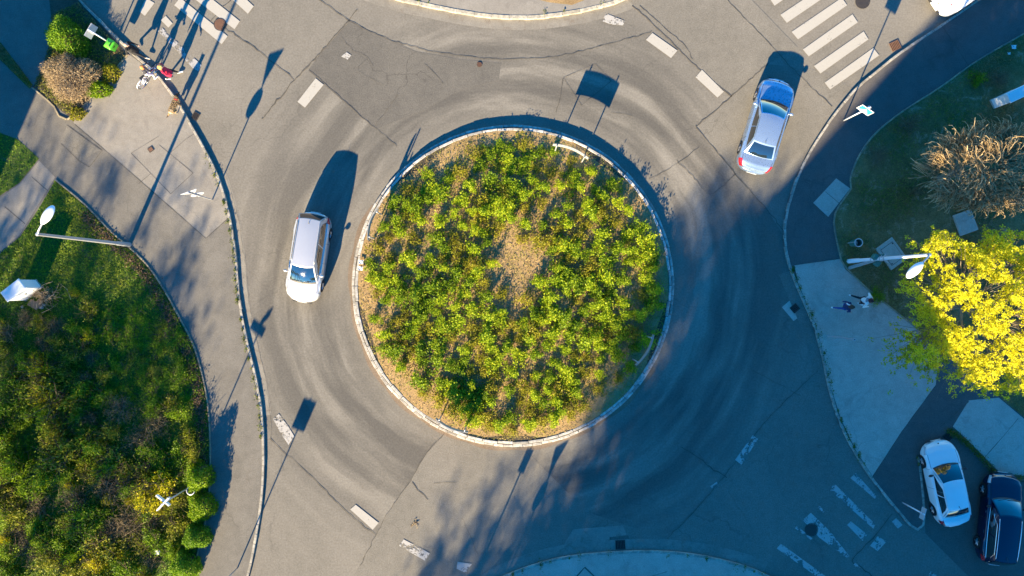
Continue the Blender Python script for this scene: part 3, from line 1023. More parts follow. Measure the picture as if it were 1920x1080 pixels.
        m_.build('mirror', paint if mirror == 'body' else M['dark_plastic'], root, smooth=True)
    # shut lines, bumper strips, grille, plates
    class _G:                                                       # every gap line is a part of its own
        def grid(self, *a_, **k_):
            q_ = MB(); q_.grid(*a_, **k_); q_.build('panel_gap', M['dark_plastic'], root)
    d = _G()
    for side in (1, -1):
        for k0, k1, x0, x1 in ((7.0, 7.07, xb - .02, hl - .42),):
            d.grid(lambda u, v: s.S(x0 + (x1 - x0) * u, k0 + (k1 - k0) * v, side, .003), 10, 1, flip=(side == 1))
        if rb > -hl + .35:
            d.grid(lambda u, v: s.S(-hl + .16 + (rb - .1 + hl - .16) * u, 7.05 + .07 * v, side, .003), 8, 1, flip=(side == 1))
        for xx in (xb - .05, xb - 1.02, xb - 2.0):
            if xx > -hl + .5 and abs(xx - xr) > wr + .1:
                d.grid(lambda u, v: s.S(xx + .012 * u, 3.4 + 3.2 * v, side, .003), 1, 8, flip=(side == 1))
    g = MB()
    for side in (1, -1):
        g.grid(lambda u, v: s.S(hl - .02 + .018 * u, 4.6 + .9 * v, side, .012), 2, 4, flip=(side == 1))
    g.box((hl + .055, 0, .40), (.03, W * .55, .11))
    g.build('grille', M['dark_plastic'], root)
    g = MB(); g.box((hl + .072, 0, .43), (.015, .50, .10)); g.build('number_plate', M['plate'], root)
    g = MB(); g.box((-hl - .068, 0, .52), (.015, .50, .10)); g.build('number_plate', M['plate'], root)
    g = MB(); g.box((hl - .07, 0, s.S(hl - .07, 8.9)[2] + .008), (.09, .07, .012)); g.build('badge', M['dark_plastic'], root)
    # wipers lie on the windscreen
    g = MB()
    for (u0, u1) in ((-.75, -.02), (-.05, .62)):
        g.tube([Fr(u0 + (u1 - u0) * i / 6, .10 + .07 * math.sin(i / 6 * 1.5), .022) for i in range(7)], .012, 5)
    g.build('wiper', M['dark_plastic'], root)
    g = MB()
    g.grid(lambda u, v: Fr((2 * u - 1) * .93, .02 + .085 * v, .010), 10, 1)
    g.build('scuttle', M['dark_plastic'], root)
    p = Ro(0, .90)
    g = MB(); g.tube([(p[0], 0, p[2] - .01), (p[0] - .05, 0, p[2] + .05), (p[0] - .20, 0, p[2] + .16)], [.022, .010, .004], 6); g.build('aerial', M['dark_plastic'], root)
    if rails:
        for side in (1, -1):
            g = MB(); g.tube([(Ro(.97 * side, v)[0], Ro(.97 * side, v)[1], Ro(.97 * side, v)[2] + .035 * math.sin(PI * min(1, v * 6) / 2) * math.sin(PI * min(1, (1 - v) * 6) / 2)) for v in np.linspace(.05, .97, 14)], .018, 6)
            g.build('roof_rail', M['galv'] if trim != 'chrome' else M['chrome'], root, smooth=True)
    for side in (1, -1):
        for xw in (xf, xr):
            y = side * (W / 2 - .115)
            t = MB(); t.lathe([(wr * .60, -.10), (wr * .93, -.105), (wr, -.07), (wr, .07), (wr * .93, .105), (wr * .62, .10)], (0, 0, 0), 'y', 24)
            wl = t.build('wheel', M['rubber'], root, smooth=True, angle=R(40))
            wl.location = (xw, y, wr)
            r_ = MB()
            r_.lathe([(wr * .62, side * .085), (wr * .57, side * .095), (wr * .55, side * .05), (.01, side * .05)], (0, 0, 0), 'y', 24, 1)
            for k in range(5):
                a = 2 * PI * k / 5
                r_.box((math.cos(a) * wr * .3, side * .075, math.sin(a) * wr * .3), (.03, .02, .03), 0, 0)
                r_.tube([(0, side * .085, 0), (math.cos(a) * wr * .57, side * .085, math.sin(a) * wr * .57)], [.045, .028], 5)
            r_.build('rim', [M['rim'], M['dark_plastic']], wl)
    if marks:
        g = MB()
        for pts in marks:
            for (xa, ya), (xb_, yb_) in zip(pts[:-1], pts[1:]):
                def zt_(x, y):
                    return interp(s.top, x) + .036 - .05 * (abs(y) / (W / 2)) ** 2
                g.tube([(xa, ya, zt_(xa, ya)), (xb_, yb_, zt_(xb_, yb_))], .028, 6)
        g.build('red_emblem', M['sign_red'], root)
    return root


def heading(dx, dy): return math.atan2(-dy, dx)


make_car('estate_car', 'silver estate car with roof rails driving down the left side of the roundabout', 'car',
         G(584, 483), heading(-26, 167), 4.42, 1.76, M['paint_silver'],
         [(-2.21, .66), (-2.12, .84), (-1.95, .95), (0, .94), (.95, .93), (1.2, .90), (1.75, .80), (2.05, .70), (2.21, .55)],
         (1.22, .42, -1.80, -2.08, .93, 1.50), 1.33, -1.30, .315, rails=True)
make_car('saloon_car', 'light blue silver saloon car heading for the upper right zebra crossing', 'car',
         G(1429, 241), heading(51.5, -171), 4.75, 1.82, M['paint_bluesilver'],
         [(-2.375, .66), (-2.28, .84), (-2.05, .93), (-1.4, .95), (0, .93), (.95, .92), (1.25, .89), (1.9, .79), (2.2, .70), (2.375, .55)],
         (1.12, .32, -1.02, -1.66, .93, 1.43), 1.45, -1.35, .325)
make_car('compact_saloon', 'white saloon car parked beside the pointed kerb nose at lower right', 'car',
         G(1762, 901), heading(-33, -154), 4.22, 1.68, M['paint_white'],
         [(-2.11, .66), (-2.02, .86), (-1.8, .93), (-1.3, .94), (0, .92), (.85, .91), (1.1, .88), (1.7, .78), (1.97, .69), (2.11, .55)],
         (.98, .22, -1.05, -1.55, .92, 1.38), 1.25, -1.25, .30, mirror='dark')
make_car('estate_car', 'dark navy estate car parked at the lower right edge with chrome window frames', 'car',
         G(1861, 967), heading(18, -165), 4.50, 1.75, M['paint_navy'],
         [(-2.25, .66), (-2.16, .86), (-2.0, .96), (0, .95), (.85, .93), (1.1, .90), (1.75, .80), (2.1, .70), (2.25, .55)],
         (1.05, .30, -1.85, -2.12, .94, 1.46), 1.35, -1.32, .315, mirror='dark', trim='chrome', rails=True)
make_car('parked_car', 'white car with small red emblem on its bonnet parked at the top right kerb', 'car',
         G(1811, -28), heading(-84, 56), 4.35, 1.76, M['paint_white'],
         [(-2.175, .66), (-2.08, .86), (-1.9, .95), (0, .95), (.9, .94), (1.15, .92), (1.75, .84), (2.02, .74), (2.175, .58)],
         (.95, .20, -1.75, -2.05, .94, 1.52), 1.32, -1.30, .315, mirror='dark',
         marks=[[(1.55, .05), (1.62, -.02), (1.58, -.10), (1.66, -.16), (1.60, -.24), (1.67, -.28)], [(1.72, .40), (1.75, .46)]])


# ------------------------------------------------------------------ signs, lamps, bins
def sub(root, p): return Vector(p) - root.location


def pole_root(name, pxy, label, cat, z=PZ, grp=None):
    r = empty(name, G(pxy[0], pxy[1], z))
    return tag(r, label, cat, grp)


def plate_mesh(mb, w, h, th, c, ax, shape='square', mi=0):
    """upright plate; ax = unit horizontal direction of its width, back and front both real faces"""
    n = Vector((ax[1], -ax[0], 0))
    a = Vector((ax[0], ax[1], 0))
    if shape == 'square': pts = [(-w / 2, -h / 2), (w / 2, -h / 2), (w / 2, h / 2), (-w / 2, h / 2)]
    elif shape == 'triangle_down': pts = [(0, -h / 2), (w / 2, h / 2 - .03), (w / 2 - .03, h / 2), (-w / 2 + .03, h / 2), (-w / 2, h / 2 - .03)]
    elif shape == 'triangle_up': pts = [(-w / 2, -h / 2), (w / 2, -h / 2), (0, h / 2)]
    else: pts = [(w / 2 * math.cos(2 * PI * k / 28), h / 2 * math.sin(2 * PI * k / 28)) for k in range(28)]
    k = len(pts)
    c = Vector(c)
    V = [c + a * p[0] + Vector((0, 0, p[1])) - n * th / 2 for p in pts] + [c + a * p[0] + Vector((0, 0, p[1])) + n * th / 2 for p in pts]
    F = [tuple(range(k)), tuple(range(2 * k - 1, k - 1, -1))]
    for i in range(k): F.append((i, k + i, k + (i + 1) % k, (i + 1) % k))
    mb.add(V, F, mi)


def unit(x, y):
    d = math.hypot(x, y); return (x / d, y / d)


def give_way_sign(pxy, ax, label):
    r = pole_root('road_sign', pxy, label, 'road sign')
    n = Vector((ax[1], -ax[0], 0))                                 # back side
    m = MB(); m.tube([(0, 0, -.05), (0, 0, 2.96)], .032, 10); m.lathe([(.034, 2.955), (.02, 2.975), (.001, 2.976)], n=10); m.build('pole', M['galv'], r, smooth=True, angle=R(40))
    m = MB(); plate_mesh(m, .80, .72, .02, -n * .05 + Vector((0, 0, 2.58)), ax, 'triangle_down'); p = m.build('give_way_plate', M['alu'], r)
    m = MB(); plate_mesh(m, .78, .70, .004, -n * .064 + Vector((0, 0, 2.58)), ax, 'triangle_down'); m.build('red_face', M['sign_red'], p)
    m = MB(); plate_mesh(m, .56, .50, .004, -n * .070 + Vector((0, 0, 2.60)), ax, 'triangle_down'); m.build('white_face', M['sign_white'], p)
    m = MB(); plate_mesh(m, .62, .62, .02, -n * .05 + Vector((0, 0, 1.86)), ax, 'round'); p = m.build('round_plate', M['alu'], r)
    m = MB(); plate_mesh(m, .60, .60, .004, -n * .064 + Vector((0, 0, 1.86)), ax, 'round'); m.build('blue_face', M['sign_blue'], p)
    m = MB()
    for z in (1.72, 2.0, 2.45, 2.75): m.box((0, 0, z), (.10, .10, .03), math.atan2(ax[1], ax[0]))
    m.build('clamp', M['galv'], r)
    return r


give_way_sign((400, 375), unit(.94, .33), 'grey backed triangle and round sign on one post, standing on the left pavement')
give_way_sign((936, 1110), unit(.86, .5), 'triangle and round sign on one post just beyond the bottom of the view')

r = pole_root('crossing_sign', (1580, 227), 'blue square sign with white triangle on white post at the right kerb', 'road sign')
ax = unit(20, -14)
nb = Vector((-ax[1] * -1, -ax[0], 0)); nb = Vector((ax[1], -ax[0], 0))
m = MB(); m.tube([(0, 0, -.05), (0, 0, 2.86)], .034, 10); m.build('pole', M['white_gloss'], r, smooth=True)
m = MB(); plate_mesh(m, .66, .66, .02, nb * .05 + Vector((0, 0, 2.50)), ax); p = m.build('plate', M['sign_white'], r)
m = MB(); plate_mesh(m, .60, .60, .004, nb * .065 + Vector((0, 0, 2.50)), ax); m.build('blue_face', M['sign_blue'], p)
m = MB(); plate_mesh(m, .54, .46, .004, nb * .071 + Vector((0, 0, 2.45)), ax, 'triangle_up'); m.build('white_triangle', M['sign_white'], p)
m = MB()
A = Vector((ax[0], ax[1], 0))
q = nb * .076 + Vector((0, 0, 2.42))
m.tube([q + Vector((0, 0, .08)), q], .022, 6); m.tube([q, q + A * .06 + Vector((0, 0, -.13))], .014, 5); m.tube([q, q - A * .06 + Vector((0, 0, -.13))], .014, 5)
m.tube([q + Vector((0, 0, .12)), q + Vector((0, 0, .14))], .022, 6)
m.build('walking_figure', M['sign_red'], p)
m = MB(); plate_mesh(m, .16, .20, .05, -nb * .06 + A * .02 + Vector((0, 0, 2.74)), ax, 'round'); m.build('reflector', M['white_gloss'], r)

def square_sign(pxy, ax, h, w, hh, label, polemat='white_gloss'):
    r = pole_root('road_sign', pxy, label, 'road sign')
    n = Vector((ax[1], -ax[0], 0))
    if n.dot(-r.location) < 0: n = -n                              # n points at the middle of the junction
    m = MB(); m.tube([(0, 0, -.05), (0, 0, h + .02)], .034, 10); m.build('pole', M[polemat], r, smooth=True)
    m = MB(); plate_mesh(m, w, hh, .02, -n * .05 + Vector((0, 0, h - hh / 2)), ax); p = m.build('plate', M['alu'], r)
    m = MB(); plate_mesh(m, w - .03, hh - .03, .004, -n * .064 + Vector((0, 0, h - hh / 2)), ax); m.build('face', M['sign_white'], p)
    m = MB()
    for z in (h - hh * .75, h - hh * .3): m.box((0, 0, z), (.09, .10, .03), math.atan2(ax[1], ax[0]))
    m.build('clamp', M['galv'], r)
    return r


square_sign((214, 85), unit(-.50, -.86), 2.30, .68, .62, 'grey backed square sign on white post beside the green bin at upper left')
square_sign((1690, 941), unit(-.28, -.96), 2.10, .56, .42, 'small grey sign on a slanting looking post inside the pointed kerb nose')
square_sign((447, 1063), unit(-.93, .36), 3.35, .68, .62, 'sign post on the left pavement near the bottom edge', 'galv')
square_sign((874, 1122), unit(-.93, .36), 3.0, .34, .5, 'narrow sign post just beyond the bottom of the view', 'galv')

r = pole_root('street_name_sign', (362, 909), 'white crossed street name blades on a post among the yellow shrubs', 'street sign')
m = MB(); m.tube([(0, 0, -.1), (0, 0, 3.25)], .034, 10); m.build('pole', M['galv'], r, smooth=True)
a1, a2 = unit(21.5, -17), unit(-21, -23)
m = MB(); plate_mesh(m, .78, .20, .06, Vector((-.10, .08, 3.08)), a1); m.build('name_blade', M['sign_white'], r)
m = MB(); plate_mesh(m, .80, .20, .06, Vector((.02, -.02, 3.34)), a2); m.build('name_blade', M['sign_white'], r)
m = MB(); m.tube([(0, 0, 3.24), (0, 0, 3.5)], .03, 8); m.build('pole_top', M['galv'], r)

r = pole_root('metal_post', (1550, 629), 'plain grey metal post standing on the shaded right pavement', 'post')
m = MB(); m.tube([(0, 0, -.05), (0, 0, 3.15)], .048, 10); m.lathe([(.050, 3.15), (.03, 3.155), (.028, 3.05)], n=10); m.build('pole', M['galv'], r, smooth=True, angle=R(40))
m = MB(); m.lathe([(.0285, 3.156), (.001, 3.156)], n=10); m.build('open_end', M['hole'], r)


def street_lamp(pxy, h, hd, label, brace=False):
    r = pole_root('street_lamp', pxy, label, 'street lamp', grp=None)
    hd = Vector((hd[0], -hd[1], 0)); hd.normalize()
    m = MB()
    m.tube([(0, 0, -.1), (0, 0, 1.2), (0, 0, 1.25), (0, 0, h)], [.115, .105, .085, .062], 12)
    m.build('pole', M['galv'] if not brace else M['white_gloss'], r, smooth=True, angle=R(40))
    m = MB()
    p0 = Vector((0, 0, h - .02))
    m.tube([p0, p0 + hd * .20 + Vector((0, 0, .10)), p0 + hd * .55 + Vector((0, 0, .16))], [.045, .04, .036], 8)
    m.lathe([(.07, h - .10), (.07, h + .02), (.02, h + .05), (.001, h + .05)], n=10)
    m.build('arm', M['galv'], r, smooth=True, angle=R(40))
    head = MB()
    x = hd; y = Vector((-hd.y, hd.x, 0))
    c = p0 + hd * .92 + Vector((0, 0, .17))
    def el(u, v):
        a = 2 * PI * u
        b = PI * (v - .5)
        lx = math.cos(b) * math.cos(a)
        wy = math.cos(b) * math.sin(a) * (.20 if lx > -.3 else .20 - .05 * (-.3 - lx))
        zz = math.sin(b) * (.11 if b > 0 else .06)
        return c + x * (lx * .46) + y * wy + Vector((0, 0, zz))
    head.grid(el, 24, 14)
    hb = head.build('lamp_head', M['white_gloss'], r, smooth=True)
    g2 = MB()
    def el2(u, v):
        a = 2 * PI * u; rr = v * .8
        return c + x * (math.cos(a) * .40 * rr) + y * (math.sin(a) * .17 * rr) + Vector((0, 0, -.062))
    g2.grid(el2, 20, 3); g2.build('lens', M['clear_lens'], hb)
    if brace:
        b = MB(); b.tube([(.06, -.34, -.05), (.05, -.30, .3), (.02, -.05, 2.9), (0, 0, 3.1)], [.10, .085, .07, .05], 6)
        b.build('brace', M['galv'], r)
        e = MB()
        for (dx, dy, z) in ((.16, .12, 3.15), (-.13, .10, 3.2), (.02, -.20, 3.1)): e.box((dx, dy, z), (.22, .20, .34), rng.uniform(0, 1), 0, .02)
        e.build('switch_box', M['bin_teal'], r)
        e = MB()
        for z in (2.6, 2.95, 3.5, 3.9): e.lathe([(.10, z), (.12, z + .02), (.12, z + .08), (.10, z + .10)], n=12)
        for k in range(5):
            a = k * 1.25
            e.tube([(0, 0, 3.6), (math.cos(a) * .20, math.sin(a) * .20, 3.75 + .08 * k)], .022, 5)
        e.build('pole_bracket', M['galv'], r)
    return r


street_lamp((245, 459), 7.75, (20, -30), 'grey street lamp leaning over the left lawn with pale oval head')
street_lamp((1589, 490), 7.75, (-26, 24), 'street lamp with braced foot beside the yellow flowering tree', brace=True)

# bins
r = pole_root('litter_bin', (226, 95), 'bright green litter bin with dark slot below the square sign', 'bin')
hx = unit(.86, -.50)
an = math.atan2(hx[1], hx[0])
m = MB()
def binbody(u, v):
    a = 2 * PI * u
    k = 1.0 - .16 * (1 - v)
    x = max(-.19, min(.19, .26 * math.cos(a))) * k
    y = max(-.235, min(.235, .32 * math.sin(a))) * k
    return (x * math.cos(an) - y * math.sin(an), x * math.sin(an) + y * math.cos(an), .52 + .50 * v)
m.grid(binbody, 32, 6)
m.add([binbody(i / 32, 0) for i in range(32)][::-1], [tuple(range(32))])
bb = m.build('bin_body', M['bin_green'], r, smooth=True, angle=R(35))
m = MB()
def lid(u, v):
    a = 2 * PI * u
    b = binbody(u, 1)
    k = 1.05 * (1 - v)
    return (b[0] * k, b[1] * k, 1.0 + .13 * (1 - (1 - v) ** 2.2))
m.grid(lid, 32, 8); m.build('bin_lid', M['bin_green'], r, smooth=True)
m = MB()
m.box((.115 * math.cos(an), .115 * math.sin(an), 1.112), (.05, .24, .03), an)
m.build('slot', M['hole'], r)
m = MB(); m.box((.20 * math.cos(an), .20 * math.sin(an), .86), (.014, .12, .05), an); m.build('badge', M['hole'], r)
m = MB(); m.tube([(-.16, .10, .0), (-.16, .10, .9)], .03, 8); m.build('bracket', M['galv'], r)


def round_bin(pxy, label, tilt=False):
    r = pole_root('litter_bin', pxy, label, 'bin')
    m = MB(); m.lathe([(.02, .10), (.15, .10), (.19, .75), (.205, .82), (.205, .85), (.17, .85), (.14, .2), (.01, .2)], n=24); m.build('bin_body', M['bin_teal'], r, smooth=True, angle=R(35))
    m = MB(); m.lathe([(.17, .852), (.215, .855), (.21, .88), (.175, .88)], n=24); m.build('rim', M['galv'], r, smooth=True)
    m = MB(); m.tube([(-.17, .03, 0), (-.17, .03, .95)], .028, 8); m.build('post', M['galv'], r)
    m = MB(); m.lathe([(.10, .30), (.11, .55), (.05, .62), (.001, .62)], n=12); m.build('bag', M['paper'], r)
    return r


round_bin((372, 911), 'round teal litter bin with pale rim beside the street name sign')
round_bin((1594, 457), 'round teal litter bin with pale rim on the shaded right verge')

# chevron boards round the island
def chevron_board(a, b, label, first=None):
    pa, pb = G(*a), G(*b)
    z0 = isl_z((pa.x + pb.x) / 2, (pa.y + pb.y) / 2) - .02
    c = (pa + pb) / 2
    r = empty('chevron_board', (c.x, c.y, z0))
    tag(r, label, 'road sign', None)
    a0, b0 = pa - c, pb - c
    out = Vector((c.x - CI.x, c.y - CI.y, 0)); out.normalize()
    d = b0 - a0
    for q in (a0 * .86, b0 * .86):
        m = MB(); m.tube([q + Vector((0, 0, -.1)), q + Vector((0, 0, 1.52))], .035, 8); m.lathe([(.036, 1.52), (.001, 1.535)], (q.x, q.y, 0), n=8); m.build('post', M['galv'], r)
    m = MB()
    def pl(u, v, o):
        p = a0 * 1.1 + d * 1.1 * u
        bow = .16 * (1 - (2 * u - 1) ** 2)
        return p + out * (.05 + bow + o) + Vector((0, 0, .86 + .50 * v))
    m.grid(lambda u, v: pl(u, v, 0), 12, 1)
    m.grid(lambda u, v: pl(u, v, .03), 12, 1, flip=True)
    m.grid(lambda u, v: pl(u, 1, .03 * v), 12, 1)
    m.grid(lambda u, v: pl(u, 0, .03 * v), 12, 1, flip=True)
    m.build('board', M['board_back'], r)
    m = MB()
    for k in range(4):
        for s_ in (0, 1):
            m.add([pl(.07 + .22 * k + .10 * s_, 0.06 if s_ == 0 else .5, .036), pl(.17 + .22 * k + .10 * s_, 0.06 if s_ == 0 else .5, .036),
                   pl(.17 + .22 * k + .10 * (1 - s_), .5 if s_ == 0 else .94, .036), pl(.07 + .22 * k + .10 * (1 - s_), .5 if s_ == 0 else .94, .036)], [(0, 1, 2, 3)])
    m.build('chevrons', M['sign_red'], r)
    return r


chevron_board((1036, 284), (1094, 307), 'curved white edged board on two posts at the top of the island')
chevron_board((703, 452), (719, 400), 'curved board on two posts at the left side of the island')
chevron_board((1183, 676), (1212, 626), 'curved board on two posts at the right side of the island')
chevron_board((826, 775), (879, 797), 'curved board on two posts at the bottom of the island')

# cabinets
def cabinet(pxy, s, rz, label):
    r = pole_root('utility_cabinet', pxy, label, 'cabinet')
    m = MB(); m.box((0, 0, s[2] / 2), s, rz, 0, .02); m.build('housing', M['white_panel'], r)
    m = MB(); m.box((0, 0, s[2] + .035), (s[0] + .08, s[1] + .08, .07), rz, 0, .03); m.build('lid', M['white_panel'], r)
    m = MB(); m.box((0, 0, .05), (s[0] + .05, s[1] + .05, .12), rz); m.build('plinth', M['slab'], r)
    m = MB()
    ca, sa = math.cos(rz), math.sin(rz)
    for k in (-.25, .25):
        lx, ly = s[0] / 2 + .004, k * s[1]
        m.box((lx * ca - ly * sa, lx * sa + ly * ca, s[2] * .55), (.012, s[1] * .46, s[2] * .7), rz)
    d = m.build('door', M['white_panel'], r)
    m = MB(); lx, ly = s[0] / 2 + .02, .04
    m.box((lx * ca - ly * sa, lx * sa + ly * ca, s[2] * .55), (.03, .03, .14), rz); m.build('handle', M['dark_plastic'], d)
    return r


cabinet((62, 544), (.50, 1.05, 1.45), R(-90 + 38), 'white metal cabinet at the left edge beside the brushwood heap')
cabinet((1876, 188), (.45, 1.15, 1.35), R(-65), 'white metal cabinet at the right edge in the shaded verge')

# flat ironwork
def manhole(pxy, rad, label, mat='iron', z=.028, name='manhole_cover'):
    r = empty(name, G(*pxy, z)); tag(r, label, 'manhole cover')
    m = MB(); m.lathe([(rad * 1.12, -.02), (rad * 1.12, .004), (rad * 1.0, .004)], n=32); m.build('frame', M['iron'], r)
    m = MB(); m.lathe([(rad * .97, -.02), (rad * .97, .002), (.001, .002)], n=32)
    for k in range(-4, 5):
        y = k * rad / 5
        w = math.sqrt(max(.01, rad * rad * .85 - y * y))
        m.box((0, y, .005), (w * 1.8, rad * .09, .006), 0)
    m.build('cover', M[mat], r)
    return r


manhole((413, 46), .29, 'round iron manhole cover on the upper left faded crossing', 'rust_iron')
manhole((1617, 3), .33, 'round iron manhole cover above the upper right zebra crossing')
manhole((1521, 993), .30, 'round dark manhole cover on the worn lower right crossing')
manhole((899, 121), .12, 'tiny round valve cover north of the island', 'rust_iron', name='valve_cover')


def drain(pxy, w, l, ang, label, z=.030, mat='iron'):
    r = empty('drain_grate', G(*pxy, z), R(ang)); tag(r, label, 'drain')
    m = MB(); m.box((0, 0, -.012), (w, l, .01)); m.build('pit', M['hole'], r)
    m = MB()
    for s_ in (-1, 1):
        m.box((s_ * w / 2, 0, 0), (.035, l + .035, .02)); m.box((0, s_ * l / 2, 0.001), (w, .035, .02))
    m.build('frame', M[mat], r)
    m = MB()
    nb_ = 6
    for k in range(1, nb_): m.box((-w / 2 + w * k / nb_, 0, .0015), (w / nb_ * .45, l - .03, .018))
    m.build('bars', M[mat], r)
    return r


drain((1678, 86), .46, .42, 25, 'rusty drain grate against the kerb right of the zebra crossing', mat='rust_iron')
drain((1163, 1021), .46, .44, 3, 'drain grate in a dark patch at the bottom traffic island')
drain((1490, 578), .36, .34, 40, 'drain grate in a pale square slab at the right kerb')
drain((1777, 820), .34, .34, 40, 'drain grate behind the white parked saloon', z=.02)
drain((367, 218), .34, .30, 60, 'drain grate at the left kerb below the dog', z=.03)
r = empty('access_cover', G(285, 281, PZ + .02), R(35)); tag(r, 'small square rusty cover in the left concrete paving', 'cover')
m = MB(); m.box((0, 0, 0), (.26, .24, .02)); m.build('frame', M['iron'], r)
m = MB(); m.box((0, 0, .008), (.20, .18, .012)); m.build('lid', M['rust_iron'], r)

# concrete chamber under the right lamp and slab under the tree
def chamber(pxy, s, rz, label, inner=True):
    r = empty('concrete_chamber', G(*pxy, PZ), rz); tag(r, label, 'concrete slab')
    m = MB(); m.box((0, 0, .06), (s[0], s[1], .16), 0, 0, .02); m.build('base', M['slab'], r)
    if inner:
        m = MB(); m.box((0, 0, .142), (s[0] * .74, s[1] * .74, .012), 0); m.build('joint', M['hole'], r)
        m = MB(); m.box((0, 0, .150), (s[0] * .71, s[1] * .71, .016), 0, 0, .006); m.build('lid', M['slab'], r)
        m = MB()
        for a, b in ((1, 1), (-1, -1)): m.box((a * s[0] * .31, b * s[1] * .31, .159), (.06, .06, .006))
        m.build('lifting_hole', M['hole'], r)
    return r


chamber((1668, 476), (1.0, 1.32), R(36), 'pale square concrete chamber lid beneath the right street lamp')
chamber((1806, 418), (.95, 1.1), R(20), 'grey concrete slab partly under the yellow flowering tree', False)


# ------------------------------------------------------------------ people and the dog
def capsule(mb, a, b, ra, rb, n=10):
    a, b = Vector(a), Vector(b)
    d = b - a
    if d.length < 1e-5: d = Vector((0, 0, 1e-4))
    d.normalize()
    pts, rad = [], []
    for k in range(5):
        t = PI / 2 * (1 - k / 4)
        pts.append(a - d * ra * math.sin(t)); rad.append(max(.001, ra * math.cos(t)))
    for k in range(5):
        t = PI / 2 * k / 4
        pts.append(b + d * rb * math.sin(t)); rad.append(max(.001, rb * math.cos(t)))
    mb.tube(pts, rad, n)


def fused(name, caps, mats, parent, vox=.012, smooth=8):
    """one continuous skin over tapered limbs: (a, b, ra, rb, material index)"""
    mb = MB()
    for (a, b, ra, rb, mi) in caps: capsule(mb, a, b, ra, rb)
    me = mb.mesh(name + '_raw', mats[0])
    ob = bpy.data.objects.new(name + '_raw', me)
    C.objects.link(ob)
    rm = ob.modifiers.new('r', 'REMESH'); rm.mode = 'VOXEL'; rm.voxel_size = vox
    sm = ob.modifiers.new('s', 'SMOOTH'); sm.iterations = smooth; sm.factor = .5
    dg = bpy.context.evaluated_depsgraph_get()
    dg.update()
    out = bpy.data.meshes.new_from_object(ob.evaluated_get(dg))
    bpy.data.objects.remove(ob)
    out.name = name
    out.materials.clear()
    for m in mats: out.materials.append(m)
    n = len(out.polygons)
    cen = np.zeros(n * 3)
    out.polygons.foreach_get('center', cen)
    cen = cen.reshape(-1, 3)
    best = np.full(n, 1e9); idx = np.zeros(n, int)
    for (a, b, ra, rb, mi) in caps:
        a = np.array(a, float); b = np.array(b, float)
        d = b - a
        t = np.clip(((cen - a) @ d) / max(1e-9, d @ d), 0, 1)
        dist = np.linalg.norm(cen - (a + t[:, None] * d), axis=1) - (ra + (rb - ra) * t)
        k = dist < best
        best[k] = dist[k]; idx[k] = mi
    out.polygons.foreach_set('material_index', idx.astype(np.int32))
    out.polygons.foreach_set('use_smooth', [True] * n)
    return link(name, out, parent)


SKIN = plain('skin', (.50, .31, .23), .55, var=.06)
def cloth(name, c): return plain(name, c, .85, var=.18, scale=12)


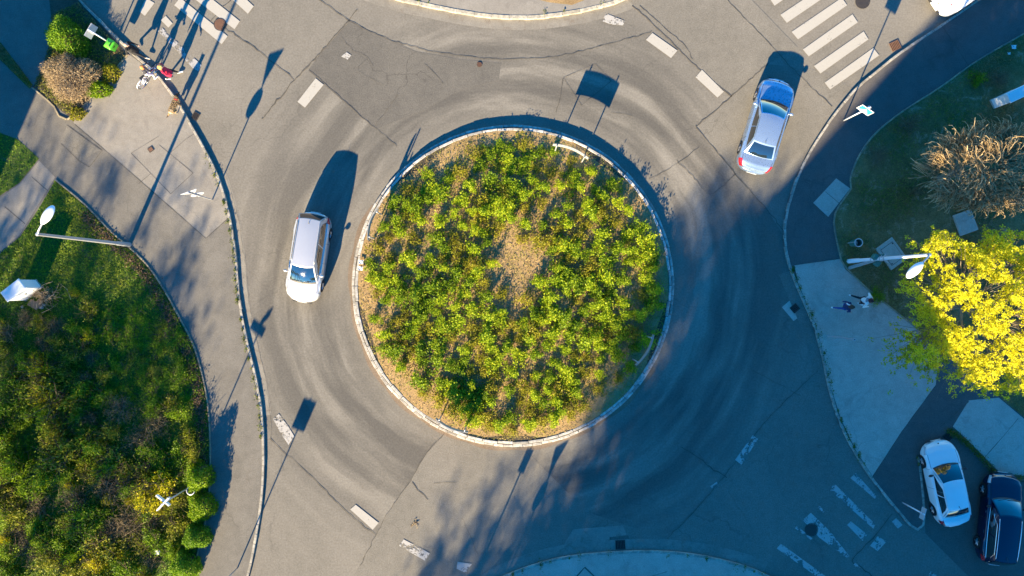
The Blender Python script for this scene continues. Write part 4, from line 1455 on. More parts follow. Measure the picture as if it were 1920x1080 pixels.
def make_person(label, pxy, face, H, top, legs, shoes, hair, pose='walk', z=PZ, long_top=False, hair_len=0, bald=False, extra=None, phase=1, collar=None):
    """face: heading in the photograph's pixel directions; joints in local x right, y forward, z up"""
    yaw = math.atan2(-face[1], face[0]) - PI / 2
    r = empty('person', G(pxy[0], pxy[1], z), yaw)
    tag(r, label, 'person')
    k = H / 1.75
    def V(x, y, zz): return (x * k, y * k, zz * k)
    p = phase
    hips = {s: V(s * .09, 0, .92) for s in (-1, 1)}
    sh = {s: V(s * .185, .03, 1.42) for s in (-1, 1)}
    if pose == 'walk':
        knee = {p: V(p * .10, .20, .50), -p: V(-p * .10, .03, .48)}
        ank = {p: V(p * .10, .31, .09), -p: V(-p * .10, -.32, .16)}
        toe = {p: V(p * .11, .50, .05), -p: V(-p * .11, -.17, .05)}
        elb = {p: V(p * .25, -.10, 1.15), -p: V(-p * .25, .06, 1.14)}
        wri = {p: V(p * .26, -.12, .90), -p: V(-p * .24, .27, .98)}
    elif pose == 'arms':                                            # walking, elbows out, hands at the chest
        knee = {p: V(p * .10, .17, .50), -p: V(-p * .10, .0, .48)}
        ank = {p: V(p * .10, .24, .09), -p: V(-p * .10, -.34, .16)}
        toe = {p: V(p * .11, .43, .05), -p: V(-p * .11, -.19, .05)}
        elb = {s: V(s * .36, .02, 1.20) for s in (-1, 1)}
        wri = {s: V(s * .24, .24, 1.16) for s in (-1, 1)}
    else:                                                           # straddling a bicycle, leaning to the bars
        knee = {1: V(.15, .16, .50), -1: V(-.15, .10, .52)}
        ank = {1: V(.17, .02, .09), -1: V(-.16, .0, .10)}
        toe = {1: V(.20, .20, .05), -1: V(-.18, .19, .05)}
        elb = {s: V(s * .27, .25, 1.16) for s in (-1, 1)}
        wri = {s: V(s * .25, .50, 1.08) for s in (-1, 1)}
    lean = .10 if pose == 'bike' else .03
    sh = {s: V(s * .185, lean + (.12 if pose == 'bike' else 0), 1.42 - (.04 if pose == 'bike' else 0)) for s in (-1, 1)}
    nk = V(0, lean * 1.6, 1.46); hd = V(0, lean * 2.1 + .02, 1.635)
    caps = []
    # 0 top, 1 legs, 2 skin, 3 shoes
    caps += [(V(-.075, 0, .96), V(.075, 0, .96), .125 * k, .125 * k, 1 if not long_top else 0)]
    caps += [(V(0, 0, 1.0), V(0, lean * .6, 1.22), .135 * k, .125 * k, 0), (V(-.09, lean, 1.34), V(.09, lean, 1.34), .115 * k, .115 * k, 0)]
    caps += [(sh[-1], sh[1], .068 * k, .068 * k, 0)]
    caps += [(nk, V(0, lean * 1.9, 1.55), .052 * k, .050 * k, 2)]
    if long_top:
        caps += [(V(0, 0, .95), V(0, .0, .62), .155 * k, .20 * k, 0), (V(-.07, 0, .75), V(-.09, .02, .56), .12 * k, .12 * k, 0), (V(.07, 0, .75), V(.09, .02, .56), .12 * k, .12 * k, 0)]
    caps += [(hd, V(0, lean * 2.1 + .045, 1.60), .098 * k, .075 * k, 2), (V(0, lean * 2.1, 1.67), V(0, lean * 2.1 - .02, 1.66), .095 * k, .095 * k, 2)]
    y0 = lean * 2.1 + .045
    caps += [(V(0, y0 + .08, 1.625), V(0, y0 + .098, 1.60), .012 * k, .018 * k, 2)]
    for s in (-1, 1):
        caps += [(V(s * .098, y0 - .04, 1.645), V(s * .100, y0 - .045, 1.60), .018 * k, .014 * k, 2)]
        caps += [(hips[s], knee[s], .088 * k, .060 * k, 1), (knee[s], ank[s], .060 * k, .040 * k, 1)]
        heel = tuple(np.array(ank[s]) - np.array((0, .04 * k, .03 * k)))
        caps += [(heel, toe[s], .043 * k, .038 * k, 3), (ank[s], toe[s], .045 * k, .03 * k, 3)]
        caps += [(sh[s], elb[s], .058 * k, .046 * k, 0), (elb[s], wri[s], .046 * k, .036 * k, 0)]
        e, w = np.array(elb[s]), np.array(wri[s])
        d = (w - e) / np.linalg.norm(w - e)
        side = np.cross(d, (0, 0, 1)); side = side / (np.linalg.norm(side) + 1e-9)
        nrm = np.cross(side, d)
        palm = w + d * .075 * k
        for o in (-.025, 0, .025): caps += [(tuple(w + side * o * .6 * k), tuple(palm + side * o * k), .020 * k, .017 * k, 2)]
        for i, (o, ln) in enumerate(((-.034, .058), (-.012, .075), (.012, .078), (.034, .066))):
            b0 = palm + side * o * k
            b1 = b0 + (d * .6 - nrm * .35) * ln * .6 * k
            b2 = b1 + (d * .3 - nrm * .85) * ln * .55 * k
            caps += [(tuple(b0), tuple(b1), .0095 * k, .009 * k, 2), (tuple(b1), tuple(b2), .009 * k, .0075 * k, 2)]
        t0 = w + d * .02 * k - side * s * .02 * k
        t1 = t0 + (d * .6 - side * s * .7) * .045 * k
        caps += [(tuple(t0), tuple(t1), .012 * k, .0105 * k, 2), (tuple(t1), tuple(t1 + (d * .8 - nrm * .4) * .03 * k), .0105 * k, .008 * k, 2)]
    fused('body', caps, [top, legs, SKIN, shoes], r)
    # face and hair
    e = MB()
    for s in (-1, 1):
        cx, cy, cz = V(s * .036, y0 + .066, 1.635)
        e.lathe([(.001, -.012), (.011, -.005), (.013, 0), (.011, .005), (.001, .012)], (cx, cy, cz), n=8)
    e.build('eyes', M['hole'], r)
    e = MB(); e.tube([V(-.025, y0 + .066, 1.565), V(0, y0 + .075, 1.562), V(.025, y0 + .066, 1.565)], .006, 5); e.build('mouth', cloth('lips', (.35, .12, .11)), r)
    if hair is not None:
        hc = []
        yc = lean * 2.1
        hc += [(V(0, yc - .01, 1.70), V(0, yc - .045, 1.66), .098 * k, .100 * k, 0)]
        if not bald: hc += [(V(0, yc + .03, 1.715), V(0, yc - .03, 1.715), .078 * k, .088 * k, 0)]
        for s in (-1, 1): hc += [(V(s * .075, yc - .03, 1.68), V(s * .07, yc - .05, 1.60), .045 * k, .035 * k, 0)]
        if hair_len > 0:
            hc += [(V(0, yc - .08, 1.64), V(0, yc - .11, 1.60 - hair_len), .085 * k, .07 * k, 0)]
            for s in (-1, 1): hc += [(V(s * .07, yc - .05, 1.62), V(s * .08, yc - .04, 1.58 - hair_len * .8), .05 * k, .035 * k, 0)]
        if bald: hc = [(V(s * .07, yc - .03, 1.63), V(s * .05, yc - .085, 1.62), .04 * k, .04 * k, 0) for s in (-1, 1)]
        fused('hair', hc, [hair], r, .012, 4)
    if extra: extra(r, k, V, lean)
    return r


make_person('person in black coat walking on the left kerb beside the green bin', (266, 104), (9, 2), 1.80,
            cloth('black_coat', (.012, .012, .013)), cloth('black_trousers', (.018, .018, .022)), cloth('pale_soles', (.42, .38, .34)),
            cloth('dark_hair', (.03, .02, .015)), 'walk', long_top=True, bald=True, phase=1)
make_person('person in crimson red coat with fair hair stepping onto the road', (326, 143), (9, -2), 1.76,
            cloth('red_coat', (.50, .010, .055)), cloth('black_leggings', (.014, .013, .015)), cloth('white_shoes', (.75, .72, .70)),
            cloth('fair_hair', (.62, .36, .10)), 'walk', z=.02, long_top=True, hair_len=.16, phase=-1)
def hood(r, k, V, lean):
    fused('hood', [(V(-.07, lean * 1.2 - .03, 1.46), V(.07, lean * 1.2 - .03, 1.46), .07 * k, .07 * k, 0), (V(0, lean * 1.2 - .10, 1.46), V(0, lean * 1.2 - .12, 1.38), .08 * k, .06 * k, 0)], [cloth('orange_hood', (.55, .25, .09))], r, .012, 4)
make_person('person with auburn hair and white trousers straddling a bicycle', (289, 146), (23, -28), 1.50,
            cloth('dark_jacket', (.03, .032, .045)), cloth('white_trousers', (.70, .69, .70)), cloth('white_trainers', (.78, .77, .76)),
            cloth('auburn_hair', (.48, .21, .07)), 'bike', hair_len=.10)
def collar_(r, k, V, lean):
    fused('neck_scarf', [(V(-.12, lean + .03, 1.40), V(-.05, lean + .10, 1.45), .06 * k, .05 * k, 0), (V(.12, lean + .03, 1.40), V(.05, lean + .10, 1.45), .06 * k, .05 * k, 0), (V(-.06, lean - .08, 1.45), V(.06, lean - .08, 1.45), .06 * k, .06 * k, 0)], [cloth('grey_scarf', (.28, .28, .30))], r, .012, 4)
def strap(r, k, V, lean):
    m = MB(); m.tube([V(-.17, lean - .10, 1.25), V(-.12, lean - .12, 1.42), V(-.08, lean - .02, 1.50), V(-.02, lean + .10, 1.42), V(.06, lean + .14, 1.25)], .035 * k, 6); m.build('white_bag_strap', cloth('white_cloth', (.75, .76, .78)), r, smooth=True)
make_person('person in navy clothes with white shoulder strap walking on the shaded right pavement', (1569, 574), (10, 1), 1.68,
            cloth('navy_jacket', (.012, .028, .10)), cloth('blue_jeans', (.02, .06, .22)), cloth('white_trainers', (.78, .77, .76)),
            cloth('brown_hair', (.07, .04, .022)), 'walk', hair_len=.06, extra=strap, phase=-1)
make_person('person in white jumper and dark trousers striding on the shaded right pavement', (1601, 562), (10, 4), 1.78,
            cloth('white_jumper', (.72, .74, .72)), cloth('dark_trousers', (.014, .016, .024)), cloth('white_trainers', (.78, .77, .76)),
            cloth('dark_red_hair', (.055, .014, .016)), 'arms', extra=collar_, phase=1)


def make_dog():
    r = empty('dog', G(336, 203, PZ), heading(15, -27)); tag(r, 'large shaggy brown dog with pale hindquarters stepping off the left kerb', 'dog')
    fur1, fur2, fur3 = cloth('dark_fur', (.055, .032, .017)), cloth('tan_fur', (.30, .19, .085)), cloth('cream_fur', (.52, .42, .28))
    c = [((.26, 0, .50), (.10, 0, .50), .150, .150, 0), ((.10, 0, .50), (-.26, 0, .52), .145, .115, 1), ((-.26, 0, .52), (-.36, 0, .50), .125, .10, 2),
         ((.30, 0, .56), (.46, 0, .70), .11, .085, 0), ((.47, 0, .74), (.55, 0, .73), .092, .075, 0), ((.55, 0, .72), (.68, 0, .68), .052, .036, 0),
         ((.46, .065, .80), (.44, .085, .86), .032, .012, 0), ((.46, -.065, .80), (.44, -.085, .86), .032, .012, 0)]
    for s, dx in ((1, .05), (-1, -.06)):
        c += [((.24, s * .09, .44), (.22 + dx, s * .095, .27), .065, .042, 0), ((.22 + dx, s * .095, .27), (.24 + dx * 1.6, s * .095, .06), .036, .028, 1), ((.24 + dx * 1.6, s * .095, .035), (.29 + dx * 1.6, s * .095, .03), .034, .028, 2)]
        c += [((-.30, s * .085, .46), (-.22 - dx, s * .10, .30), .085, .055, 1), ((-.22 - dx, s * .10, .30), (-.37 - dx, s * .10, .19), .045, .033, 1), ((-.37 - dx, s * .10, .19), (-.34 - dx, s * .10, .05), .030, .027, 2), ((-.34 - dx, s * .10, .035), (-.28 - dx, s * .10, .03), .033, .027, 2)]
    c += [((-.42, 0, .54), (-.56, .03, .46), .035, .045, 1), ((-.56, .03, .46), (-.70, .05, .44), .045, .022, 0)]
    fused('body', c, [fur1, fur2, fur3], r, .012, 5)
    m = MB(); m.lathe([(.105, -.018), (.115, 0), (.105, .018)], (0, 0, 0), 'x', 16); b = m.build('collar', M['sign_red'], r); b.location = (.36, 0, .62); b.rotation_euler = (0, R(-40), 0)
    m = MB(); m.lathe([(.001, -.01), (.016, 0), (.001, .012)], (.715, 0, .69), n=8); m.build('nose', M['hole'], r)
    n = 1500
    a = rng.uniform(0, 1, n); th = rng.uniform(-1.7, 1.7, n)
    cx = -.38 + .78 * a
    rad = np.interp(a, [0, .15, .5, .85, 1], [.09, .125, .15, .16, .12])
    cen = np.stack([cx, np.sin(th) * rad, .51 + np.cos(th) * rad + np.clip(a - .85, 0, 1) * .5], 1)
    link('shaggy_coat', leaf_mesh('shaggy_coat', cen, .045, .008, M['twig'], .2, (-.8, 0, -.3)), r)
    return r


make_dog()


def make_bicycle():
    rt = empty('bicycle', G(287, 147, PZ), heading(23, -29)); tag(rt, 'white framed bicycle with dark tyres held by the rider on the left pavement', 'bicycle')
    wh = M['white_gloss']
    for nm, x in (('wheel', -.50), ('wheel', .50)):
        m = MB()
        V = []
        for i in range(32):
            a = 2 * PI * i / 32
            for j in range(8):
                b = 2 * PI * j / 8
                V.append(((.315 + .018 * math.cos(b)) * math.cos(a), .018 * math.sin(b), (.315 + .018 * math.cos(b)) * math.sin(a)))
        m.add(V, [(i * 8 + j, ((i + 1) % 32) * 8 + j, ((i + 1) % 32) * 8 + (j + 1) % 8, i * 8 + (j + 1) % 8) for i in range(32) for j in range(8)])
        w = m.build(nm, M['rubber'], rt, smooth=True); w.location = (x, 0, .335)
        m = MB()
        m.lathe([(.295, -.014), (.302, 0), (.295, .014), (.285, 0), (.295, -.014)], n=32, axis='y')
        m.build('rim', M['chrome'], w, smooth=True)
        m = MB()
        for k in range(16):
            a = 2 * PI * k / 16
            m.tube([(0, .02 * (-1) ** k, 0), (math.cos(a) * .29, 0, math.sin(a) * .29)], .0035, 4)
        m.tube([(0, -.05, 0), (0, .05, 0)], .025, 8)
        m.build('spokes', M['chrome'], w)
    m = MB()
    bb, st, hd, hb = (-.08, 0, .30), (-.22, 0, .72), (.36, 0, .80), (.40, 0, .64)
    for a, b in ((bb, st), (bb, hb), (st, hd), (bb, (-.50, .05, .335)), (bb, (-.50, -.05, .335)), (st, (-.50, .05, .335)), (st, (-.50, -.05, .335)), (hd, hb)):
        m.tube([a, b], .019, 8)
    m.build('frame', wh, rt, smooth=True)
    m = MB(); m.tube([hb, (.50, .05, .335)], .016, 7); m.tube([hb, (.50, -.05, .335)], .016, 7); m.build('fork', wh, rt)
    m = MB(); m.tube([hd, (.38, 0, .98)], .017, 7); m.tube([(.28, -.29, 1.0), (.36, -.20, 1.0), (.40, 0, .98), (.36, .20, 1.0), (.28, .29, 1.0)], .014, 7); hbar = m.build('handlebar', M['chrome'], rt, smooth=True)
    m = MB()
    for s in (-1, 1): m.tube([(.31, s * .255, 1.0), (.26, s * .31, 1.0)], .02, 7)
    m.build('grip', M['dark_plastic'], hbar)
    m = MB(); m.grid(lambda u, v: (-.36 + .27 * v, (2 * u - 1) * (.085 - .06 * v), .80 + .02 * math.sin(PI * u)), 6, 6); m.grid(lambda u, v: (-.36 + .27 * v, (2 * u - 1) * (.085 - .06 * v), .76), 6, 6, flip=True)
    m.tube([st, (-.24, 0, .78)], .015, 6); m.build('saddle', M['dark_plastic'], rt, smooth=True)
    m = MB(); m.lathe([(.09, -.01), (.095, 0), (.09, .01), (.02, .0)], (bb[0], .04, bb[2]), 'y', 18)
    m.tube([(bb[0], .06, bb[2]), (bb[0] + .14, .06, bb[2] - .10)], .01, 5); m.tube([(bb[0], -.06, bb[2]), (bb[0] - .14, -.06, bb[2] + .10)], .01, 5)
    m.box((bb[0] + .14, .10, bb[2] - .10), (.09, .08, .02)); m.box((bb[0] - .14, -.10, bb[2] + .10), (.09, .08, .02)); m.build('crank', M['dark_plastic'], rt)
    m = MB()
    for i in range(13):
        pass
    def mud(u, v):
        a = R(20) + R(150) * u
        return (-.50 + .355 * math.cos(a), (2 * v - 1) * .03, .335 + .355 * math.sin(a))
    m.grid(mud, 14, 1); m.build('mudguard', wh, rt, smooth=True)


make_bicycle()


# ------------------------------------------------------------------ planting
def blob_points(n, r, h, base=.12, shell=.55):
    """points in a rough dome: more on the surface than inside, lumpy outline"""
    u = rng.normal(size=(n, 3)); u /= np.linalg.norm(u, axis=1)[:, None]
    u[:, 2] = np.abs(u[:, 2])
    k = rng.uniform(shell, 1, n)
    a = np.arctan2(u[:, 1], u[:, 0])
    ph = rng.uniform(0, 6.28, 4)
    lump = 1 + .22 * np.sin(2 * a + ph[0]) + .16 * np.sin(3 * a + ph[1]) + .13 * np.sin(5 * a + ph[2])
    return np.stack([u[:, 0] * k * r * lump, u[:, 1] * k * r * lump, base * h + u[:, 2] * k * h * (1 - base)], 1)


def clumps(n_cl, per, r, h, cl_r, base=.2):
    c = blob_points(n_cl, r, h, base, .35)
    p = np.repeat(c, per, 0) + rng.normal(size=(n_cl * per, 3)) * cl_r
    p[:, 2] = np.maximum(p[:, 2], .02)
    return p


def stems_mesh(name, n, r, h, mat, rad=.010, kink=.12):
    m = MB()
    for i in range(n):
        a = rng.uniform(0, 6.28); q = rng.uniform(.3, 1) * r
        e = Vector((math.cos(a) * q, math.sin(a) * q, h * rng.uniform(.6, 1)))
        mid = e * .5 + Vector((rng.normal() * kink * r, rng.normal() * kink * r, h * .1))
        m.tube([(e.x * .08, e.y * .08, -.03), mid, e], [rad, rad * .75, rad * .35], 4, cap=False)
    return m.mesh(name, mat)


def leafy(name, loc, foliage, stem, label, cat, group=None, rz=0, sc=1.0, kind_name='foliage', sz=None):
    r = empty(name, loc, rz)
    r.scale = (sc, sc, sz if sz else sc)
    tag(r, label, cat, group)
    link(kind_name, foliage, r)
    if stem is not None: link('stems', stem, r)
    return r


# low shrubs that fill the roundabout: bright and olive kinds, each one an object
bright = [leaf_mesh('foliage', clumps(17, 38, .43, .66, .078), .040, .026, M['island_leaf'], .55) for _ in range(6)]
olive = [leaf_mesh('foliage', clumps(17, 26, .43, .46, .08), .036, .022, M['olive_leaf'], .4) for _ in range(4)]
stem_m = [stems_mesh('stems', 9, .32, .5, M['twig_dark'], .010) for _ in range(3)]
pts = []
gap = .74
while len(pts) < 296 and gap > .45:
    for _ in range(2500):
        a, rr = rng.uniform(0, 2 * PI), math.sqrt(rng.uniform(0, 1)) * 267 / PPM
        x, y = rr * math.cos(a), rr * math.sin(a)
        ex, ey = x - .10, y - .62                                   # bare heart of the island
        if (ex / 1.65) ** 2 + (ey / 2.35) ** 2 < 1 and rng.uniform() < .985: continue
        if x < -1 and y > 4.2 and rr > 6.5 and rng.uniform() < .7: continue
        if x > 3.2 and y > 3.8 and rng.uniform() < .7: continue
        gg = gap * (.88 + .16 * math.sin(x * 1.3 + 2 * math.sin(y * .9)) + rng.uniform(-.12, .06))
        if any((x - p[0]) ** 2 + (y - p[1]) ** 2 < gg ** 2 for p in pts): continue
        pts.append((x, y))
        if len(pts) >= 296: break
    gap -= .04
def rr_(x, y): return math.hypot(x, y)
for i, (x, y) in enumerate(pts):
    X, Y = CI.x + x, CI.y + y
    ol = rng.uniform() < .28
    sc = rng.choice((.75, .88, .98, 1.05, 1.15, 1.3)) * rng.uniform(.94, 1.06)
    top_ = .55 if y > 4.6 + .25 * abs(x) * 0 and rr_(x, y) > 5.6 else 1.0
    if ol:
        leafy('low_shrub', (X, Y, isl_z(X, Y) - .02), olive[i % 4], stem_m[i % 3], 'olive tinged low shrub planted among the green ones on the roundabout', 'shrub', 'olive low shrubs on the roundabout', rng.uniform(0, 6.28), sc, sz=sc * top_)
    else:
        leafy('low_shrub', (X, Y, isl_z(X, Y) - .02), bright[i % 6], stem_m[i % 3], 'bright yellow green low shrub planted on the roundabout', 'shrub', 'bright green low shrubs on the roundabout', rng.uniform(0, 6.28), sc, sz=rng.uniform(.75, 1.15) * top_)

# dry grass under them
n = 26000
a = rng.uniform(0, 2 * PI, n); rr = np.sqrt(rng.uniform(0, 1, n)) * (RI - .34)
gx, gy = CI.x + rr * np.cos(a), CI.y + rr * np.sin(a)
gz = .27 + .16 * (1 - (rr / (RI - .30)) ** 2) + rng.uniform(0, .05, n)
ob = link('dry_grass', leaf_mesh('dry_grass', np.stack([gx, gy, gz], 1), .055, .016, M['dry_grass'], 1.2))
tag(ob, 'dry straw coloured grass covering the roundabout soil', 'grass', kind='stuff')
n = 24000
a = rng.uniform(0, 2 * PI, n); rr = np.sqrt(rng.uniform(0, 1, n)) * 266 / PPM
q = np.column_stack([rr * np.cos(a), rr * np.sin(a)])
q = q[(((q[:, 0] - .1) / 1.2) ** 2 + ((q[:, 1] - .62) / 2.0) ** 2 > 1) | (rng.uniform(0, 1, n) < .06)]
f = np.sin(q[:, 0] * 2.1 + np.sin(q[:, 1] * 1.7)) + np.sin(q[:, 1] * 2.6 + 1) + rng.normal(size=len(q)) * .6
q = q[f > -.5]
uz = .27 + .16 * (1 - (q ** 2).sum(1) / (RI - .30) ** 2) + rng.uniform(0, .22, len(q))
ob = link('undergrowth', leaf_mesh('undergrowth', np.column_stack([q[:, 0] + CI.x, q[:, 1] + CI.y, uz]), .038, .022, M['under_leaf'], .6))
tag(ob, 'low olive undergrowth between the shrubs of the roundabout', 'undergrowth', kind='stuff')


def grass_patch(name, bed, n, label, mat, ln=.06, wd=.016, zmax=.10, keep=None):
    p = scatter([tuple(G(*q)) for q in bed], n)
    if keep is not None: p = p[keep(p)]
    z = PZ + .015 + rng.uniform(0, zmax, len(p)) * (.4 + .6 * np.sin(p[:, 0] * 1.3 + np.sin(p[:, 1] * .9) * 2) ** 2)
    ob = link(name, leaf_mesh(name, np.column_stack([p, z]), ln, wd, mat, .9))
    return tag(ob, label, 'grass', kind='stuff')


BA = [(107, 340), (160, 386), (207, 436), (247, 471), (281, 506), (309, 548), (339, 603), (363, 652), (380, 712), (390, 770), (393, 850),
      (391, 920), (383, 980), (366, 1050), (345, 1110), (-40, 1110), (-40, 505), (42, 446), (75, 396)]
grass_patch('lawn_grass', BA, 62000, 'fresh green grass of the large left lawn', M['grass'], .07, .018, .14)
grass_patch('lawn_grass', BED_B, 9000, 'fresh green grass of the small lawn at the left edge', M['grass'], .07, .018, .12)
grass_patch('rough_grass', [(66, 160), (100, 192), (135, 218), (238, 106), (226, 92), (203, 66), (150, 6), (100, 30), (90, 110)], 7000, 'rough grass and dead stems around the clipped hedges at upper left', M['grass_dry'], .06, .016, .12)
BRV = [(1960, 40), (1830, 118), (1762, 168), (1692, 213), (1643, 254), (1613, 292), (1596, 336), (1598, 356), (1566, 408), (1575, 470), (1582, 494), (1597, 509), (1628, 540), (1704, 600), (1764, 647), (1820, 697), (1874, 741), (1960, 810)]
def patchy(p):
    f = np.sin(p[:, 0] * 1.1 + 1.3 * np.sin(p[:, 1] * .8)) + np.sin(p[:, 1] * 1.7 + 1.1 * np.sin(p[:, 0] * 1.4)) + rng.normal(size=len(p)) * .7
    return f > .15
grass_patch('verge_grass', BRV, 36000, 'patchy dark grass of the shaded right verge', M['grass_dry'], .06, .016, .12, patchy)
grass_patch('verge_grass', [(-10, 80), (5, 84), (64, 160), (60, 166), (-10, 98)], 1500, 'narrow strip of grass between the two paths at upper left', M['grass_dry'], .06, .016, .10)

# dead leaves and twigs along the lawn edge
l = smooth_line([tuple(G(*q)) for q in [(170, 398), (208, 436), (247, 472), (281, 508), (309, 552), (338, 606), (362, 655), (379, 714), (388, 770), (391, 850), (389, 920)]], .1)
c = np.array([(p.x, p.y) for p in offset_line(l, -.28)])
n = 5200
q = c[rng.integers(0, len(c), n)] + rng.normal(size=(n, 2)) * (.17, .17)
ob = link('leaf_litter', leaf_mesh('leaf_litter', np.column_stack([q, PZ + .05 + rng.uniform(0, .10, n)]), .055, .022, M['litter'], .4))
tag(ob, 'strip of brown dead leaves along the edge of the left lawn', 'leaf litter', kind='stuff')

# weeds in the kerb joints
q = []
for line, y0, y1, cnt, off_ in ((LL, -8, 7, 900, -.16), (LR, -9, 1.2, 700, .14), (LB, -30, 0, 500, -.1), (LT, 0, 40, 250, .24)):
    ll = [p for p in offset_line(line, off_) if y0 < p.y < y1]
    cl = rng.integers(0, len(ll), cnt // 14)
    for k in cl:
        s_ = rng.uniform(.03, .16)
        for _ in range(14): q.append((ll[k].x + rng.normal() * s_ * .5, ll[k].y + rng.normal() * s_, PZ + .02 + rng.uniform(0, .05)))
ll = smooth_line([tuple(G(*p)) for p in ((1775, 806), (1800, 822), (1850, 870), (1872, 890), (1960, 900))], .1)
for k in range(1500):
    p = ll[int(rng.beta(1, 1.6) * (len(ll) - 1))]
    q.append((p.x + rng.normal() * .09, p.y + rng.normal() * .09, PZ + rng.uniform(0, .12)))
q = np.array(q)
ob = link('kerb_weeds', leaf_mesh('kerb_weeds', q, .045, .018, M['moss'], .4))
tag(ob, 'small weeds growing in the kerb joints', 'weeds', kind='stuff')


# clipped hedges
def hedge(pxy, r, h, mat, label, n, cat='hedge', ln=.045, wd=.026, squash=1.0, rz=0, twigs=None, name='hedge', group=None):
    u = rng.normal(size=(n, 3)); u /= np.linalg.norm(u, axis=1)[:, None]
    u[:, 2] = np.abs(u[:, 2])
    k = rng.uniform(.80, 1.03, n)
    p_ = 2.6
    nr = (np.abs(u) ** p_).sum(1) ** (1 / p_)
    p = u / nr[:, None] * k[:, None] * np.array((r, r * squash, h))
    a = np.arctan2(p[:, 1], p[:, 0])
    lump = 1 + .10 * np.sin(2 * a + 3 * r) + .09 * np.sin(3 * a + 1 + r) + .07 * np.sin(5 * a + h * 3) + .05 * np.sin(9 * a + r) + .05 * rng.normal(size=n)
    p[:, :2] *= lump[:, None]
    p[:, 2] += .13 * h * np.sin(p[:, 0] * 5 + r) * np.sin(p[:, 1] * 4 + h)
    p[:, 2] = np.maximum(p[:, 2], .05)
    root = empty(name, G(pxy[0], pxy[1], PZ), rz)
    tag(root, label, cat, group)
    link('foliage', leaf_mesh('foliage', p, ln, wd, mat, .3), root)
    m = MB()
    def core(u_, v_):
        a_ = 2 * PI * u_; b_ = PI / 2 * v_
        c3 = np.array((math.cos(b_) * math.cos(a_), math.cos(b_) * math.sin(a_), math.sin(b_)))
        c3 = c3 / (np.abs(c3) ** p_).sum() ** (1 / p_) * .78
        return (c3[0] * r, c3[1] * r * squash, max(.02, c3[2] * h))
    m.grid(core, 24, 8)
    m.build('inner_branches', M['twig_dark'], root, smooth=True)
    if twigs:
        m = MB()
        for i in range(twigs):
            k = rng.integers(0, n)
            d = Vector(p[k]); d2 = d * rng.uniform(1.0, 1.10) + Vector((0, 0, rng.uniform(0, .08)))
            m.tube([d * .72, d2 * .9 + Vector(rng.normal(size=3) * .04), d2], [.010, .007, .003], 3, cap=False)
        m.build('twigs', M['twig'], root)
    return root


hedge((140, 78), .92, 1.45, M['hedge_leaf'], 'clipped bright yellow green hedge block at upper left', 7500, squash=.85, rz=R(-25))
hedge((146, 150), 1.25, 1.25, M['twig'], 'leafless brown clipped hedge below the bright green one', 8500, squash=.95, rz=R(40), ln=.07, wd=.008, twigs=700)
hedge((190, 170), .55, .55, M['green_shrub'], 'small green shrub at the foot of the brown hedge', 1500, 'shrub', squash=.8, ln=.05, name='shrub')
hedge((212, 140), .42, .40, M['olive_leaf'], 'small olive shrub by the bed edge near the green bin', 900, 'shrub', squash=1.2, name='shrub')
hedge((150, 215), .35, .35, M['olive_leaf'], 'small yellowish shrub in the corner of the upper left bed', 600, 'shrub', name='shrub')
hedge((385, 945), .60, 1.05, M['green_shrub'], 'dark clipped hedge block at the pavement below the teal bin', 3200, squash=1.25, ln=.05, rz=R(5))
hedge((376, 1000), .58, 1.15, M['hedge_leaf'], 'clipped green hedge block above the bottommost one', 4200, squash=1.0, ln=.05, rz=R(-10))
hedge((355, 1054), .64, 1.15, M['hedge_leaf'], 'clipped green hedge block nearest the bottom edge', 4600, squash=.95, ln=.05, rz=R(-20))
hedge((383, 890), .55, 1.3, M['green_shrub'], 'dense evergreen shrub casting a shadow over the left pavement edge', 3200, 'shrub', squash=1.3, ln=.055, name='shrub')

# wild shrubs of the left lawn, built once per kind and copied
wild_g = [leaf_mesh('foliage', clumps(34, 44, .75, 1.0, .14), .060, .028, M['green_shrub'], .6) for _ in range(3)]
wild_o = [leaf_mesh('foliage', clumps(30, 30, .7, .9, .14),   .065, .028, M['scrub_leaf'], .4) for _ in range(3)]
wild_y = [leaf_mesh('foliage', clumps(34, 32, .62, .8, .12), .060, .026, M['yellow_shrub'], .4) for _ in range(3)]
wild_t = [leaf_mesh('foliage', clumps(24, 26, .75, .8, .16), .11, .008, M['scrub_twig'], .2) for _ in range(3)]
wstem = [stems_mesh('stems', 26, .9, 1.15, M['twig_dark'], .014, .2) for _ in range(3)]
tstem = [stems_mesh('stems', 40, .95, 1.0, M['scrub_twig'], .009, .3) for _ in range(3)]
KINDS = {'g': (wild_g, wstem, 'dark green wild shrub in the overgrown left lawn', 'green wild shrubs in the left lawn'),
         'o': (wild_o, wstem, 'olive green scrub in the overgrown left lawn', 'olive scrub in the left lawn'),
         'y': (wild_y, wstem, 'yellow blooming shrub in the overgrown left lawn', 'yellow shrubs in the left lawn'),
         't': (wild_t, tstem, 'leafless brown thicket in the overgrown left lawn', 'leafless thickets in the left lawn')}
